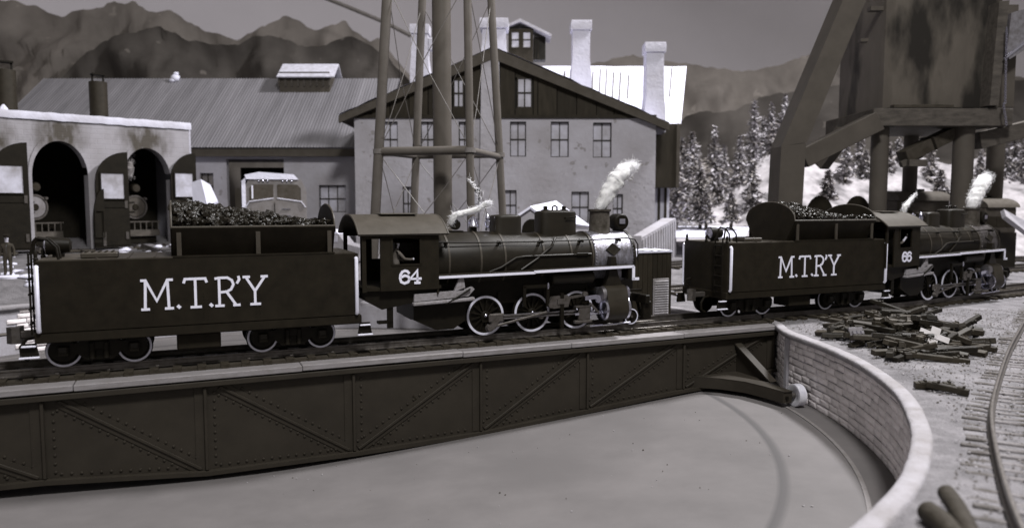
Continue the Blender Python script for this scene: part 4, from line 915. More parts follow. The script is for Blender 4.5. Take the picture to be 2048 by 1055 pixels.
B().box(((X0 + X1) / 2, YH_ - .06, gz0 + .1), (X1 - X0, .16, .25)).build('gable_sill', DARKWOOD, ho)
B().prism([(hx(958), GZ), (hx(1003), GZ), (hx(999), hz(120)), (hx(964), hz(120))], YH_ - .45, YH_ + .1).build('pilaster', PLASTER2, ho)
# roof
rf = None
YB = 66.0
for (ex, ez) in ((ex0, ez0), (ex1, ez1)):
    n = 16; b = B()
    for i in range(n + 1):
        for j in range(9):
            u = i / n; p = Vector((pkx + (ex - pkx) * u, YH_ - .55 + (YB - YH_) * j / 8, pkz + .05 + (ez - pkz) * u + .12 * noise.noise((i * 1.3, j * 1.7, ex)) * (1 if i > 0 else 0))); b.v.append(p)
    b.f = [(i * 9 + j, (i + 1) * 9 + j, (i + 1) * 9 + j + 1, i * 9 + j + 1) for i in range(n) for j in range(8)]; b.mi = [0] * len(b.f)
    o = b.build('roof_snow', SNOWP, ho)
    dxx = Vector((ex - pkx, 0, ez - pkz)); nn = Vector((-dxx.z, 0, dxx.x)).normalized() * (1 if ex > pkx else -1)
    a1 = Vector((pkx, 0, pkz)); a2 = Vector((ex, 0, ez)); b = B()
    b.prism([(a1.x, a1.z - .02), (a2.x, a2.z - .02), (a2.x, a2.z - .55), (a1.x, a1.z - .85)], YH_ - .5, YH_ - .2)
    b.prism([(a1.x, a1.z - .04), (a2.x, a2.z - .04), (a2.x, a2.z - .4), (a1.x, a1.z - .5)], YH_ - .2, YB)
    b.build('bargeboard', FASCIA, ho)
# rear wing with snow-white roof
wing = [at(1000, 132, 66), at(1373, 133, 66), at(1362, 247, 60), at(1000, 247, 60)]
n, m_ = 26, 10; b = B()
for i in range(n + 1):
    for j in range(m_ + 1):
        p = wing[0].lerp(wing[1], i / n).lerp(wing[3].lerp(wing[2], i / n), j / m_); p.z += .05 * noise.noise((i * 2.1, j * .4, 7)); b.v.append(tuple(p))
b.f = [(i * (m_ + 1) + j, (i + 1) * (m_ + 1) + j, (i + 1) * (m_ + 1) + j + 1, i * (m_ + 1) + j + 1) for i in range(n) for j in range(m_)]; b.mi = [0] * len(b.f)
rw = b.build('wing_roof', SNOWP, ho)
for i in range(9, 25):
    u = (i + random.uniform(-.1, .1)) / 26; t0_, t1_ = random.uniform(.02, .2), random.uniform(.5, .98)
    a = wing[0].lerp(wing[1], u); c = wing[3].lerp(wing[2], u)
    if i in (19, 20): continue
    B().bar(a.lerp(c, t0_) + Vector((0, 0, .06)), a.lerp(c, t1_) + Vector((0, 0, .06)), .09, .05).build('roof_seam', mat('roof_seam_grey', .08, .8), rw)
B().slab([p - Vector((0, 0, .1)) for p in wing], -.35).build('wing_soffit', FASCIA, ho)
wa, wb_ = at(1310, 250, 60.6), at(1338, 470, 60.6)
wv = B().box(((wa.x - 6 + wb_.x) / 2, 62.5, (GZ + wa.z) / 2), (wb_.x - wa.x + 6, 3.6, wa.z - GZ)); wv.build('wing_wall', PLASTER, ho)
for px in (1318, 1331): q = at(px, 400, 60.6); B().box((q.x, 60.65, 4.4), (.2, .14, 5)).build('wing_post', DARKWOOD, ho)
q0, q1 = at(1309, 247, 59), at(1356, 375, 59)
B().box(((q0.x + q1.x) / 2, 59.8, (q0.z + q1.z) / 2), (q1.x - q0.x, 1.6, q0.z - q1.z), None, .03).build('dark_bay', DARKWOOD, ho)
B().box((q1.x - .05, 58.97, (q0.z + q1.z) / 2), (.25, .1, q0.z - q1.z)).build('bay_trim', FASCIA, ho)
CHM = PLASTER
for (a, c, top, bot, Y) in ((822, 856, 48, 150, 60), (963, 1014, 36, 125, 57.5), (1144, 1182, 40, 155, 58.5), (1291, 1331, 84, 225, 57.3)):
    p0, p1 = at(a, bot, Y), at(c, top, Y); wd = p1.x - p0.x; xm = (p0.x + p1.x) / 2
    b = B()
    for z, s_ in ((p0.z - 1.5, 1.12), (p0.z + .4, 1.08), (p0.z + 1.4, .95), (p1.z - .75, .92), (p1.z - .72, 1.1), (p1.z - .3, 1.14), (p1.z, 1.08)):
        for i, j in ((-1, -1), (1, -1), (1, 1), (-1, 1)): b.v.append((xm + i * wd / 2 * s_ + random.uniform(-.03, .03), Y + wd / 2 + j * wd / 2 * s_, z))
    b.f = [(i * 4 + j, i * 4 + (j + 1) % 4, i * 4 + 4 + (j + 1) % 4, i * 4 + 4 + j) for i in range(6) for j in range(4)] + [(24, 25, 26, 27)]; b.mi = [0] * len(b.f)
    b.build('chimney', CHM, ho)
B().box((at(862, 88, 60).x, 60.3, at(862, 88, 60).z), (.5, .5, 1.0), None, .08).build('chimney_step', CHM, ho)
# dark lantern turret behind the ridge
c0_, c1_ = at(1016, 112, 63), at(1096, 45, 63); tw = c1_.x - c0_.x
tu = B().box((c0_.x + tw * .32, 64, (c0_.z + c1_.z) / 2 - .8), (tw * .62, 2.0, c1_.z - c0_.z + .6)).build('turret', DARKWOOD, ho)
B().prism([(c0_.x - .1, c1_.z - .25), (c0_.x + tw * .3, c1_.z + .25), (c0_.x + tw + .3, c1_.z - 1.0), (c0_.x + tw + .25, c1_.z - 1.2), (c0_.x + tw * .3, c1_.z), (c0_.x - .1, c1_.z - .45)], 62.7, 65.5).build('turret_roof', mat('turret_tin', .3, .7), tu)
for i in range(2): window(tu, c0_.x + .25 + i * .95, c0_.x + .95 + i * .95, c1_.z - 2.1, c1_.z - .75, 62.92, GLASS, 1, 2)
for i in range(4): B().box((c0_.x + tw * .68 + i * tw * .085, 63.4 + i * .3, c1_.z - 1.9), (.1, .1, 2.0)).build('turret_post', DARKWOOD, tu)
B().box((c0_.x + tw * .8, 64.4, c1_.z - 1.9), (tw * .3, 1.2, 1.9)).build('turret_core', FRAME, tu)
# loading dock beside the house
d0, d1 = at(1277, 475, 50), at(1352, 433, 58)
dk = thing('loading_dock', 'pale boarded loading dock at the right corner of the house', 'dock')
top = [at(1255, 478, 50), at(1283, 475, 50), at(1352, 436, 58.5), at(1325, 436, 58.5)]
B().slab(list(reversed(top)), -.25).build('dock_top', PLASTER2, dk)
for i in range(14):
    p = top[1].lerp(top[2], (i + .5) / 14); q = top[1].lerp(top[2], (i + .95) / 14); L_ = (q - p) * 1.0
    B().bar((p.x, p.y, (p.z + ground_z(p.x, p.y)) / 2 - .3), (q.x, q.y, (q.z + ground_z(q.x, q.y)) / 2 - .3), .12, abs(p.z - ground_z(p.x, p.y)) + .3).build('dock_board', PLASTER2, dk)
p, q = top[0], top[1]; B().box(((p.x + q.x) / 2, p.y + .1, (p.z - .25 + .3) / 2 + .2), (q.x - p.x, .15, p.z)).build('dock_end', PLASTER2, dk)
# ------------------------------------------------------------------ long shed with tin roof
sh = thing('long_shed', 'long low shed with corrugated tin roof and roof ventilator', 'shed')
YS = 62.0; e0, e1 = at(376, 296, YS), at(716, 296, YS); ez_ = e0.z; rz_ = at(400, 157, 71).z; XL, XRr = at(88, 157, 71).x, at(800, 157, 71).x
b = B(); nr = 520
for i in range(nr + 1):
    x = XL + (XRr - XL) * i / nr; zz = .03 * math.cos(i * math.pi / 2 * 1.0) + .02 * noise.noise((i * .3, 0, 0))
    for j, u in enumerate((0, .33, .66, 1.0)): b.v.append((x, 71 + (YS - .8 - 71) * u, rz_ + (ez_ - rz_) * u + zz + (.0 if j else .0)))
b.f = [(i * 4 + j, (i + 1) * 4 + j, (i + 1) * 4 + j + 1, i * 4 + j + 1) for i in range(nr) for j in range(3)]; b.mi = [0] * len(b.f)
b.build('roof', TINROOF, sh, ang=180)
B().slab([(XL, 71, rz_ - .1), (XRr, 71, rz_ - .1), (XRr, 80, ez_), (XL, 80, ez_)], .2).build('rear_roof', TINROOF, sh)
B().box(((XL + XRr) / 2, YS - .55, ez_ - .42), (XRr - XL, .3, .6)).build('fascia', FASCIA, sh)
z_ = lambda py: at(400, py, YS).z; x_ = lambda px: at(px, 300, YS).x
sw = [(x_(452), x_(567), .5, z_(318)), (x_(636), x_(690), z_(424), z_(370)), (x_(398), x_(425), z_(424), z_(346))]
wl = wall(B(), XL, XRr, .2, ez_ - .1, sw, YS, YS + .5).build('wall', PLASTER2, sh)
window(sh, *sw[1], YS + .3, PANE2, 3, 2); window(sh, *sw[2], YS + .3, mat('dull_pane', .12, .4), 2, 3)
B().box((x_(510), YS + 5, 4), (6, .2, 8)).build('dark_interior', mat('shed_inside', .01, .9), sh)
for px, wdt in ((470, .9), (480, .7)): B().box((x_(px), YS + 1.2, 3.8), (wdt, .5, 4.6)).build('shelf_rack', FASCIA, sh)
cu = B(); c0_, c1_ = at(560, 168, 69), at(660, 150, 69)
cuo = B().box(((c0_.x + c1_.x) / 2, 69.8, c0_.z + .1), (c1_.x - c0_.x, 2.0, 1.9)).build('ventilator', FASCIA, sh)
for i in range(9): B().box((c0_.x + (c1_.x - c0_.x) * i / 8, 68.75, c0_.z + .25), (.16, .12, 1.0)).build('louvre_post', TIMBER, cuo)
vt = at(562, 128, 70.3).z; v0, v1 = at(553, 153, 68.3), at(668, 153, 68.3)
B().slab([(v0.x, 68.3, v0.z), (v1.x, 68.3, v0.z), (v1.x, 70.3, vt), (v0.x, 70.3, vt)], .1).build('ventilator_roof', mat('snowy_tin', .5, .7), cuo)
B().slab([(v0.x, 70.3, vt), (v1.x, 70.3, vt), (v1.x, 72, v0.z), (v0.x, 72, v0.z)], .1).build('ventilator_roof', mat('snowy_tin', .5, .7), cuo)
p = at(350, 152, 70.5); b = B(); [b.add(*rand_lump(r_k, .2), M=T(p.x + x_k, p.y, p.z + z_k)) for r_k, x_k, z_k in ((.42, 0, -.2), (.3, .12, .2), (.36, -.25, -.4))]; b.build('snow_cap', SNOWP, sh, ang=180)
# ------------------------------------------------------------------ engine house (own frame: x along the front wall, y into the building)
P0, P1 = at(0, 223, 48), at(377, 250, 56); ax = Vector((P1.x - P0.x, P1.y - P0.y, 0)).normalized(); EA = math.degrees(math.atan2(ax.y, ax.x))
GE = 1.7; EF = T(P1.x, P1.y, 0) @ RZ(EA); EI = EF.inverted()
def eh(px, py=400):
    d = at(px, py, 50) - Vector((0, 0, H)); o_ = EI @ Vector((0, 0, H)); dd = EI.to_3x3() @ d; k = -o_.y / dd.y; q = o_ + dd * k; return q.x, q.z
TOPZ = P1.z; en = thing('engine_house', 'white soot-stained engine house with arched doorways and stovepipes', 'engine house', EF)
ar = []
for a, c, top in ((-75, 24, 295), (66, 178, 282), (247, 343, 296)):
    u0, u1 = eh(a)[0], eh(c)[0]; ar.append((u0, u1, eh((a + c) / 2, top)[1]))
def soot_mat():
    m = mat('sooty_plaster', .29, .9, 0, .14, .6, .0); nt = m.node_tree; N = nt.nodes; L = nt.links; p = N['Principled BSDF']; base = p.inputs['Base Color'].links[0].from_socket
    tc = N.new('ShaderNodeTexCoord'); cur = base
    for u0, u1, zt in ar:
        mp = N.new('ShaderNodeMapping'); mp.inputs['Location'].default_value = (-(u0 + u1) / 2 / 2.6, 0, -(zt + .5) / 2.3); mp.inputs['Scale'].default_value = (1 / 2.6, 0, 1 / 2.3); L.new(tc.outputs['Object'], mp.inputs[0])
        g = N.new('ShaderNodeTexGradient'); g.gradient_type = 'SPHERICAL'; L.new(mp.outputs[0], g.inputs[0])
        nz = N.new('ShaderNodeTexNoise'); nz.inputs['Scale'].default_value = 1.4; nz.inputs['Detail'].default_value = 6; mp2 = N.new('ShaderNodeMapping'); mp2.inputs['Scale'].default_value = (1.6, 1, .7); L.new(tc.outputs['Object'], mp2.inputs[0]); L.new(mp2.outputs[0], nz.inputs['Vector'])
        ad = N.new('ShaderNodeMath'); ad.operation = 'MULTIPLY'; L.new(g.outputs[1], ad.inputs[0]); L.new(nz.outputs[0], ad.inputs[1])
        rp = N.new('ShaderNodeValToRGB'); rp.color_ramp.elements[0].position = .1; rp.color_ramp.elements[1].position = .40; L.new(ad.outputs[0], rp.inputs[0])
        mx = N.new('ShaderNodeMix'); mx.data_type = 'RGBA'; L.new(rp.outputs[0], mx.inputs[0]); L.new(cur, mx.inputs[6]); mx.inputs[7].default_value = col(.06); cur = mx.outputs[2]
    L.new(cur, p.inputs['Base Color'])
    br = N.new('ShaderNodeTexBrick'); br.inputs['Scale'].default_value = 1.0; br.inputs['Row Height'].default_value = .34; br.inputs['Brick Width'].default_value = .95; br.inputs['Mortar Size'].default_value = .03; br.inputs['Mortar Smooth'].default_value = .6
    sx = N.new('ShaderNodeSeparateXYZ'); cm = N.new('ShaderNodeCombineXYZ'); L.new(tc.outputs['Object'], sx.inputs[0]); L.new(sx.outputs[0], cm.inputs[0]); L.new(sx.outputs[2], cm.inputs[1]); L.new(cm.outputs[0], br.inputs['Vector'])
    bp = N.new('ShaderNodeBump'); bp.inputs['Strength'].default_value = .3; bp.inputs['Distance'].default_value = .08; bp.invert = True; L.new(br.outputs['Fac'], bp.inputs['Height']); L.new(bp.outputs[0], p.inputs['Normal']); return m
SOOT = soot_mat()
b = B(); x = -16.0; xs = []
while x < 0: xs.append(x); x += .16
xs.append(0.0); Dp = 1.0
def open_z(x):
    for u0, u1, zt in ar:
        if u0 < x < u1:
            m_ = (u0 + u1) / 2; h_ = (u1 - u0) / 2; return zt - 2.3 * (1 - math.sqrt(max(0, 1 - ((x - m_) / h_) ** 2)))
    return GE
for a, c in zip(xs, xs[1:]):
    za, zc = open_z(a), open_z(c)
    if (za == GE) != (zc == GE):
        if za == GE: za = zc
        else: zc = za
    b.add([(a, 0, za), (c, 0, zc), (c, 0, TOPZ), (a, 0, TOPZ)], [(0, 1, 2, 3)])
    if za > GE: b.add([(a, 0, za), (c, 0, zc), (c, Dp, zc), (a, Dp, za)], [(3, 2, 1, 0)])
for u0, u1, zt in ar:
    for u in (u0, u1): b.add([(u, 0, GE), (u, Dp, GE), (u, Dp, zt - 2.2), (u, 0, zt - 2.2)], [(0, 1, 2, 3)])
ew = b.build('wall', SOOT, en, ang=40)
cp_ = [(-.12, TOPZ - .35), (-.14, TOPZ), (-.02, TOPZ + .16), (.4, TOPZ + .2), (1.0, TOPZ + .12), (1.1, TOPZ - .3)]
b = B()
for i in range(81):
    for y, z in cp_: b.v.append((-16 + 16.15 * i / 80, y + .02 * noise.noise((i * .4, y, 0)), z + .05 * noise.noise((i * .35, 2, 0))))
b.f = [(i * 6 + j, (i + 1) * 6 + j, (i + 1) * 6 + j + 1, i * 6 + j + 1) for i in range(80) for j in range(5)]; b.mi = [0] * len(b.f); b.build('parapet', mat('parapet_plaster', .5, .9, 0, .16, .8, .4, 5), en, ang=180)
B().box((0, 3.5, (GE + TOPZ) / 2), (.35, 7, TOPZ - GE), None, .15).build('end_wall', PLASTER, en)
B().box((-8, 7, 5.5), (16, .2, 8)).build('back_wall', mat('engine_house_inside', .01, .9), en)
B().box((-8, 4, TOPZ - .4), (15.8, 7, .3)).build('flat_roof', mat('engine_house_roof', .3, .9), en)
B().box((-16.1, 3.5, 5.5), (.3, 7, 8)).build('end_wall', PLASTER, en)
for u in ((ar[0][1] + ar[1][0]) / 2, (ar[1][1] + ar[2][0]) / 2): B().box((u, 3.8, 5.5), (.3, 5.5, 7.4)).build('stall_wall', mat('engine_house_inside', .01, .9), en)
for u0, u1, zt in ar:
    m_ = (u0 + u1) / 2; h_ = (u1 - u0) / 2; pts = [(u1 + .0, GE)] + [(m_ + h_ * math.cos(R(a)), zt - 2.3 + 2.3 * math.sin(R(a))) for a in range(0, 181, 10)] + [(u0, GE)]
    out = [(m_ + (p[0] - m_) * 1.12, p[1] if p[1] <= GE else (zt - 2.3) + (p[1] - zt + 2.3) * 1.2) for p in pts]; b = B()
    for i in range(len(pts) - 1):
        b.add([(pts[i][0], -.07, pts[i][1]), (out[i][0], -.07, out[i][1]), (out[i + 1][0], -.07, out[i + 1][1]), (pts[i + 1][0], -.07, pts[i + 1][1]), (out[i][0], 0, out[i][1]), (out[i + 1][0], 0, out[i + 1][1]), (pts[i][0], 0, pts[i][1]), (pts[i + 1][0], 0, pts[i + 1][1])], [(0, 3, 2, 1), (1, 2, 5, 4), (0, 6, 7, 3)])
    b.build('arch_surround', SOOT, en)
for px, y0, y1, wd in ((33, 135, 235, .62), (219, 160, 240, .58)):
    u = eh(px)[0]; zt = eh(px, y0)[1]
    pi = B().lathe([(wd, TOPZ - 1), (wd, zt), (wd * .9, zt)], 20, T(u, 1.6, 0)).build('stovepipe', mat('stovepipe_black', .022, .6), en)
    B().box((u, 1.6, zt + .52), (wd * 1.5, wd * .9, .14), None, .03).build('pipe_cap', FRAME, pi)
    for s_ in (-1, 1): B().box((u + s_ * wd * .6, 1.6, zt + .25), (.12, .12, .5)).build('cap_leg', FRAME, pi)
p = eh(10, 215); B().lathe([(.3, p[1] - .4), (.25, p[1]), (.05, p[1] + .25)], 8, T(p[0], .5, 0)).build('snow_cap', SNOWP, en)
# door leaves: half-arch boards with a pale window
DOORM = mat('engine_door', .009, .65, 0, .3, 2, .1, 12, spec=.12)
def leaf(px0, px1, ptop, hinge_right, dy, glazed=True):
    u0, u1 = eh(px0)[0], eh(px1)[0]; zt = eh((px0 + px1) / 2, ptop)[1]; w_ = u1 - u0; z0 = GE + .1; pts = [(0, z0), (w_, z0)]
    arc_ = [(w_ * (1 - math.cos(R(a))), zt - 2.0 + 2.0 * math.sin(R(a))) for a in range(0, 91, 10)]
    if hinge_right: top = [(p[0], p[1]) for p in arc_]; poly = [(0, z0), (w_, z0)] + list(reversed(top))
    else: top = [(w_ - p[0], p[1]) for p in arc_]; poly = [(0, z0), (w_, z0)] + top
    ox = u0; wz0, wz1 = zt - 3.2, zt - 1.5; wx0, wx1 = w_ * .16, w_ * .84
    b = B().prism(poly, dy, dy + .16, 'y', T(ox, 0, 0)); lf = b.build('door', DOORM, en)
    if glazed: B().box((ox + w_ / 2, dy - .03, (wz0 + wz1) / 2), (wx1 - wx0, .05, wz1 - wz0)).build('pane', PANE2, lf)
    fr_ = B()
    for (a, c, d, e) in ((wx0 - .08, wx1 + .08, wz0 - .08, wz0), (wx0 - .08, wx1 + .08, wz1, wz1 + .08), (wx0 - .08, wx0, wz0, wz1), (wx1, wx1 + .08, wz0, wz1)): fr_.box((ox + (a + c) / 2, dy - .05, (d + e) / 2), (c - a, .1, e - d))
    fr_.build('window_frame', DOORM, lf)
    for z in (z0 + .8, zt - 3.6): B().box((ox + w_ * (.9 if hinge_right else .1), dy - .03, z), (.18, .06, .5)).build('hinge', GEAR, lf)
    for z in (z0 + .25, zt - 3.7): B().box((ox + w_ / 2, dy - .02, z), (w_ * .92, .06, .22)).build('door_rail', DOORM, lf)
leaf(-22, 53, 285, True, -.9); leaf(187, 252, 304, True, -.7); leaf(338, 389, 306, True, -.5); leaf(178, 200, 378, True, -1.0, False)
for u0, u1, zt in ar: B().box(((u0 + u1) / 2, 3, GE - .05), (u1 - u0, 8, .1)).build('stall_floor', FASCIA, en)
# engines standing in the stalls
def stall_engine(px, label, bright, dx=0):
    u = eh(px)[0]; M = EF @ T(u, 1.4, GE + .25) @ RZ(dx); t = thing('steam_locomotive', label, 'locomotive', M)
    Mx = lambda y, z: T(0, y, z) @ RX(-90)
    bo = B().lathe([(.85, .0), (.9, .05), (.9, 5.0)], 28, Mx(0, 2.6)).build('boiler', BOILER, t)
    sd_ = B().lathe([(.1, -.1), (.68, -.07), (.72, -.03), (.76, .02)], 28, Mx(0, 2.6)).build('smokebox_door', bright, bo); B().ring(.74, .86, -.09, .02, 28, Mx(0, 2.6)).build('door_ring', GEAR, bo); B().lathe([(.2, -.16), (.24, -.1), (.24, -.05)], 16, Mx(0, 2.6)).build('number_plate', BLACK, bo); [B().box((x_k, -.1, 2.6 + z_k), (.5, .05, .08)).build('door_strap', FRAME, bo) for x_k, z_k in ((-.3, .34), (-.3, -.34))]
    lm = B().lathe([(.3, -.4), (.33, -.35), (.3, .3)], 18, Mx(.1, 3.95)).build('headlight', FRAME, t); B().lathe([(.24, -.45), (.26, -.4)], 18, Mx(.1, 3.95)).build('lens', mat('lamp_lens', .04, .3, .3), lm)
    B().lathe([(.38, 3.3), (.32, 3.6), (.34, 4.6), (.4, 4.7)], 18, T(0, .8, 0)).build('smokestack', FRAME, t)
    for s_ in (-1, 1): B().lathe([(.1, -.2), (.12, .1)], 10, Mx(0, 3.2) @ T(s_ * .72, 0, 0)).build('marker_lamp', GEAR, t)
    b = B().box((0, -.7, 1.55), (2.9, .12, .08)); b.box((0, -.7, .75), (2.7, .25, .45))
    for i in range(7): b.box((-1.25 + i * .42, -.72, 1.15), (.06, .06, .8))
    b.build('pilot_beam', TIMBER, t)
    B().box((0, -.5, .25), (2.4, .2, .5)).build('pilot', FRAME, t)
    for s_ in (-1, 1):
        B().box((s_ * 1.15, .6, 1.0), (.5, 1.3, .7), None, .1).build('cylinder', BOILER, t); wheel_ = B().lathe([(.5, -.08), (.5, .08)], 20, T(s_ * .75, 1.8, .5) @ RY(90)).build('wheel', FRAME, t)
        B().box((s_ * .75, 1.2, -.1), (.12, 6, .16)).build('step_rail', RAIL, t)
    B().box((0, 3.0, .95), (1.6, 5, .6)).build('frame', FRAME, t)
random.seed(51)
for i_, (u0, u1, zt) in enumerate(ar[1:]):
    um = (u0 + u1) / 2; pth = []
    for k_ in range(9):
        q = EF @ Vector((um + k_ * .12 * (1 if i_ else 1.6), -.5 - 1.7 * k_, 0)); pth.append((q.x, q.y, max(ground_z(q.x, q.y), -.3) + .22))
    track('railway_track', ['track leading out of the left arch of the engine house', 'track leading out of the middle arch of the engine house'][i_], pth, sp=.8)
b = B()
for i_ in range(70):
    q = EF @ Vector((random.uniform(-15, 1), random.uniform(-9, -.6), 0)); v, f_ = rand_lump(random.uniform(.12, .5), .25); b.add([(x_k, y_k, z_k * .45) for x_k, y_k, z_k in v], f_, T(q.x, q.y, ground_z(q.x, q.y)))
b.build('snow_clumps', SNOWP, label='small snow clumps scattered before the engine house doors', cat='snow', kind='stuff', ang=80)
stall_engine(282, 'engine nose inside the middle arch of the engine house', mat('dull_door_steel', .07, .45, .3), 8)
stall_engine(78, 'engine with pale smokebox door inside the left arch', mat('pale_door_steel', .2, .45, .3), 18)
tuft('faint cotton smoke above the engine in the middle arch', [(eh(268)[0], .9, GE + 4.9), (eh(266)[0], .9, GE + 5.6), (eh(272)[0], .9, GE + 6.5)], [.35, .45, .4], 400, EF, 31, .1, .02, m=mat('dim_cotton', .16, 1))
# ------------------------------------------------------------------ vehicle parked before the shed
random.seed(41)
vp = at(552, 440, 52); VZ = ground_z(vp.x, vp.y); ds = thing('diesel_locomotive', 'snow-topped diesel locomotive nose parked before the shed door', 'locomotive', T(vp.x, vp.y, VZ) @ RZ(16))
vs_ = 52 / 1500; hw = 60 * vs_; ztop = at(552, 347, 52).z - VZ; zw = at(552, 400, 52).z - VZ
DM = mat('diesel_paint', .17, .45, 0, .2, 2); 
pl = [(-hw, .6), (hw, .6), (hw, ztop - 1.1), (hw * .82, ztop - .35), (-hw * .82, ztop - .35), (-hw, ztop - 1.1)]
B().prism(pl, 0, 6, 'y').build('cab', DM, ds)
B().prism([(-hw * .9, ztop - .4), (hw * .75, ztop - .4), (hw * .6, ztop - .05), (-hw * .5, ztop + .1), (-hw * .95, ztop - .1)], -.15, 6, 'y').build('snow_cover', SNOWP, ds)
B().prism([(-hw * 1.05, ztop - .5), (-hw * .93, ztop - .3), (-hw * .93, .8), (-hw * 1.05, .8)], -.05, 6, 'y').build('snow_flank', SNOWP, ds)
for s_ in (-1, 1):
    B().prism([(s_ * .12, zw + .15), (s_ * hw * .82, zw - .05), (s_ * hw * .82, ztop - 1.0), (s_ * hw * .7, ztop - .75), (s_ * .12, ztop - .75)], -.05, .02, 'y').build('windscreen', mat('dark_glass', .06, .15), ds)
    B().tube([(s_ * .12, -.06, zw + .12), (s_ * hw * .82, -.06, zw - .1), (s_ * hw * .95, -.06, zw - .5)], .05, 6).build('window_trim', mat('worn_edge', .5, .4), ds)
    for i in range(3): B().dome((s_ * (.5 + .28 * i), -.05, ztop - .52), .09, 8, up=(0, -1, 0)).build('marker_light', CHROME, ds)
B().box((-hw * .72, -.07, zw + .55), (.1, .03, .9)).build('window_glint', WHITE, ds)
B().prism([(-hw * .7, .6), (hw * .7, .6), (hw * .7, zw - .35), (hw * .3, zw - .05), (-hw * .3, zw - .05), (-hw * .7, zw - .35)], -2.2, .0, 'y').build('nose', DM, ds)
for i in range(3): B().box((hw * .35, -2.24, zw - .6 - .45 * i), (.55, .04, .06)).build('grab_iron', CHROME, ds)
B().box((0, -2.22, zw - 1.0), (.05, .05, 1.6)).build('nose_seam', FRAME, ds)
B().box((0, 3, .35), (hw * 1.6, 5.6, .7)).build('underframe', FRAME, ds)
cp0 = at(655, 425, 50); ct = thing('car', 'low snow-covered car beside the diesel nose', 'car', T(cp0.x, cp0.y, ground_z(cp0.x, cp0.y)) @ RZ(-6))
B().prism([(-1.9, .5), (2.1, .5), (2.2, 1.2), (1.2, 1.45), (.7, 2.1), (-.9, 2.15), (-1.5, 1.5), (-1.95, 1.3)], 0, 1.8, 'y').build('body', mat('car_paint', .3, .4), ct)
B().prism([(-1.0, 2.15), (.75, 2.1), (.5, 2.35), (-.7, 2.38)], -.02, 1.82, 'y').build('snow_cover', SNOWP, ct)
B().box((-.1, -.02, 1.78), (1.5, .06, .45), None, .02).build('side_window', GLASS, ct)
for x in (-1.2, 1.3): B().lathe([(.42, -.1), (.42, .1)], 18, T(x, .05, .45) @ RX(90)).build('wheel', FRAME, ct)
p = at(388, 405, 50); q = at(412, 402, 50); r_ = at(390, 358, 50)
B().add([(p.x, 50, p.z - 2), (q.x + .5, 50, q.z - 2), (q.x, 50, q.z), (r_.x + .3, 50.2, r_.z), (r_.x - .4, 50.4, r_.z - .2), (p.x, 53, p.z - 2), (q.x + .5, 53, q.z - 2), (r_.x, 52.5, r_.z - .3)], [(0, 1, 2, 3, 4), (1, 6, 7, 3, 2), (4, 3, 7), (0, 4, 7, 5)]).build('snow_bank', SNOWP, label='steep white snow bank behind the right engine house door', cat='snow')
# ------------------------------------------------------------------ small snow-roofed hut behind locomotive 64
g0 = at(1075, 500, 42); gz_ = ground_z(g0.x, 42); hu = thing('hut', 'small hut with white snow roof behind the boiler of locomotive 64', 'hut')
ra, rb_ = at(1060, 412, 41), at(1112, 401, 44.5); l1 = at(1030, 432, 41); r1 = at(1098, 440, 41); r2 = at(1182, 452, 44.5)
B().slab([ra, r1, r2, rb_], .12).build('roof_slope', SNOWP, hu)
B().slab([l1, ra, rb_, at(1085, 425, 44.5)], .12).build('roof_slope', SNOWP, hu)
B().prism([(l1.x + .15, gz_), (r1.x - .1, gz_), (r1.x - .1, r1.z - .1), (ra.x, ra.z - .2), (l1.x + .15, l1.z - .1)], 41.15, 41.4, 'y').build('gable_wall', PLASTER2, hu)
B().prism([(l1.x + .4, gz_)] + [((l1.x + r1.x) / 2 + .55 * math.cos(R(a)), l1.z - .75 + .6 * math.sin(R(a))) for a in range(180, -1, -20)] + [(r1.x - .4, gz_)], 41.08, 41.2, 'y').build('arched_door', FRAME, hu)
B().slab([(r1.x - .1, 41.2, gz_), (r2.x - .2, 44.4, gz_), (r2.x - .2, 44.4, r2.z - .1), (r1.x - .1, 41.2, r1.z - .1)], .12).build('side_wall', PLASTER2, hu)
# ------------------------------------------------------------------ water tower legs
wt_ = thing('water_tower', 'slender pipe-legged water tower with riser in front of the house', 'water tower')
LG = {}
for k, (xt, xb, Y, wpx) in {'a': (777, 750, 38.5, 20), 'c': (934, 942, 37.5, 16), 'd': (979, 1006, 41, 15), 'b': (847, 827, 42, 15.5)}.items():
    p, q = at(xt, -60, Y), at(xb, 440, Y); d = (q - p); z0 = ground_z(q.x, q.y) - .1; q = p + d * ((z0 - p.z) / d.z); LG[k] = (p, q)
    B().tube([p, q], wpx / 2 * Y / 1500, 16).build('leg', PIPE, wt_)
    B().lathe([(.5, 0), (.5, .15), (.3, .3)], 14, T(q.x, q.y, z0)).build('footing', PLASTER2, wt_)
def lg(k, z): p, q = LG[k]; return p.lerp(q, (z - p.z) / (q.z - p.z))
p = at(882, -60, 39.6); B().tube([(p.x, 39.6, p.z), (p.x + .02, 39.6, .2)], 18.5 * 39.6 / 1500, 24).build('riser_pipe', mat('riser_paint', .07, .5, 0, .12, 1), wt_)
zb = at(850, 303, 38.5).z
for a, c in ('ac', 'cd', 'db', 'ba'): B().tube([lg(a, zb), lg(c, zb - (.12 if c == 'd' else 0))], .22 if a + c == 'ac' else .17, 14).build('ring_beam', PIPE, wt_)
def wires(z0, z1):
    for a, c in ('ac', 'cd', 'db', 'ba'):
        for s_ in (0, 1):
            p, q = (lg(a, z0), lg(c, z1)) if s_ else (lg(c, z0), lg(a, z1)); m_ = (p + q) / 2 + Vector((random.uniform(-.12, .12), 0, random.uniform(-.25, .05)))
            B().tube([p, p.lerp(m_, .5) + Vector((.03, 0, -.03)), m_, q.lerp(m_, .5), q], .022, 5).build('tie_wire', WIRE, wt_)
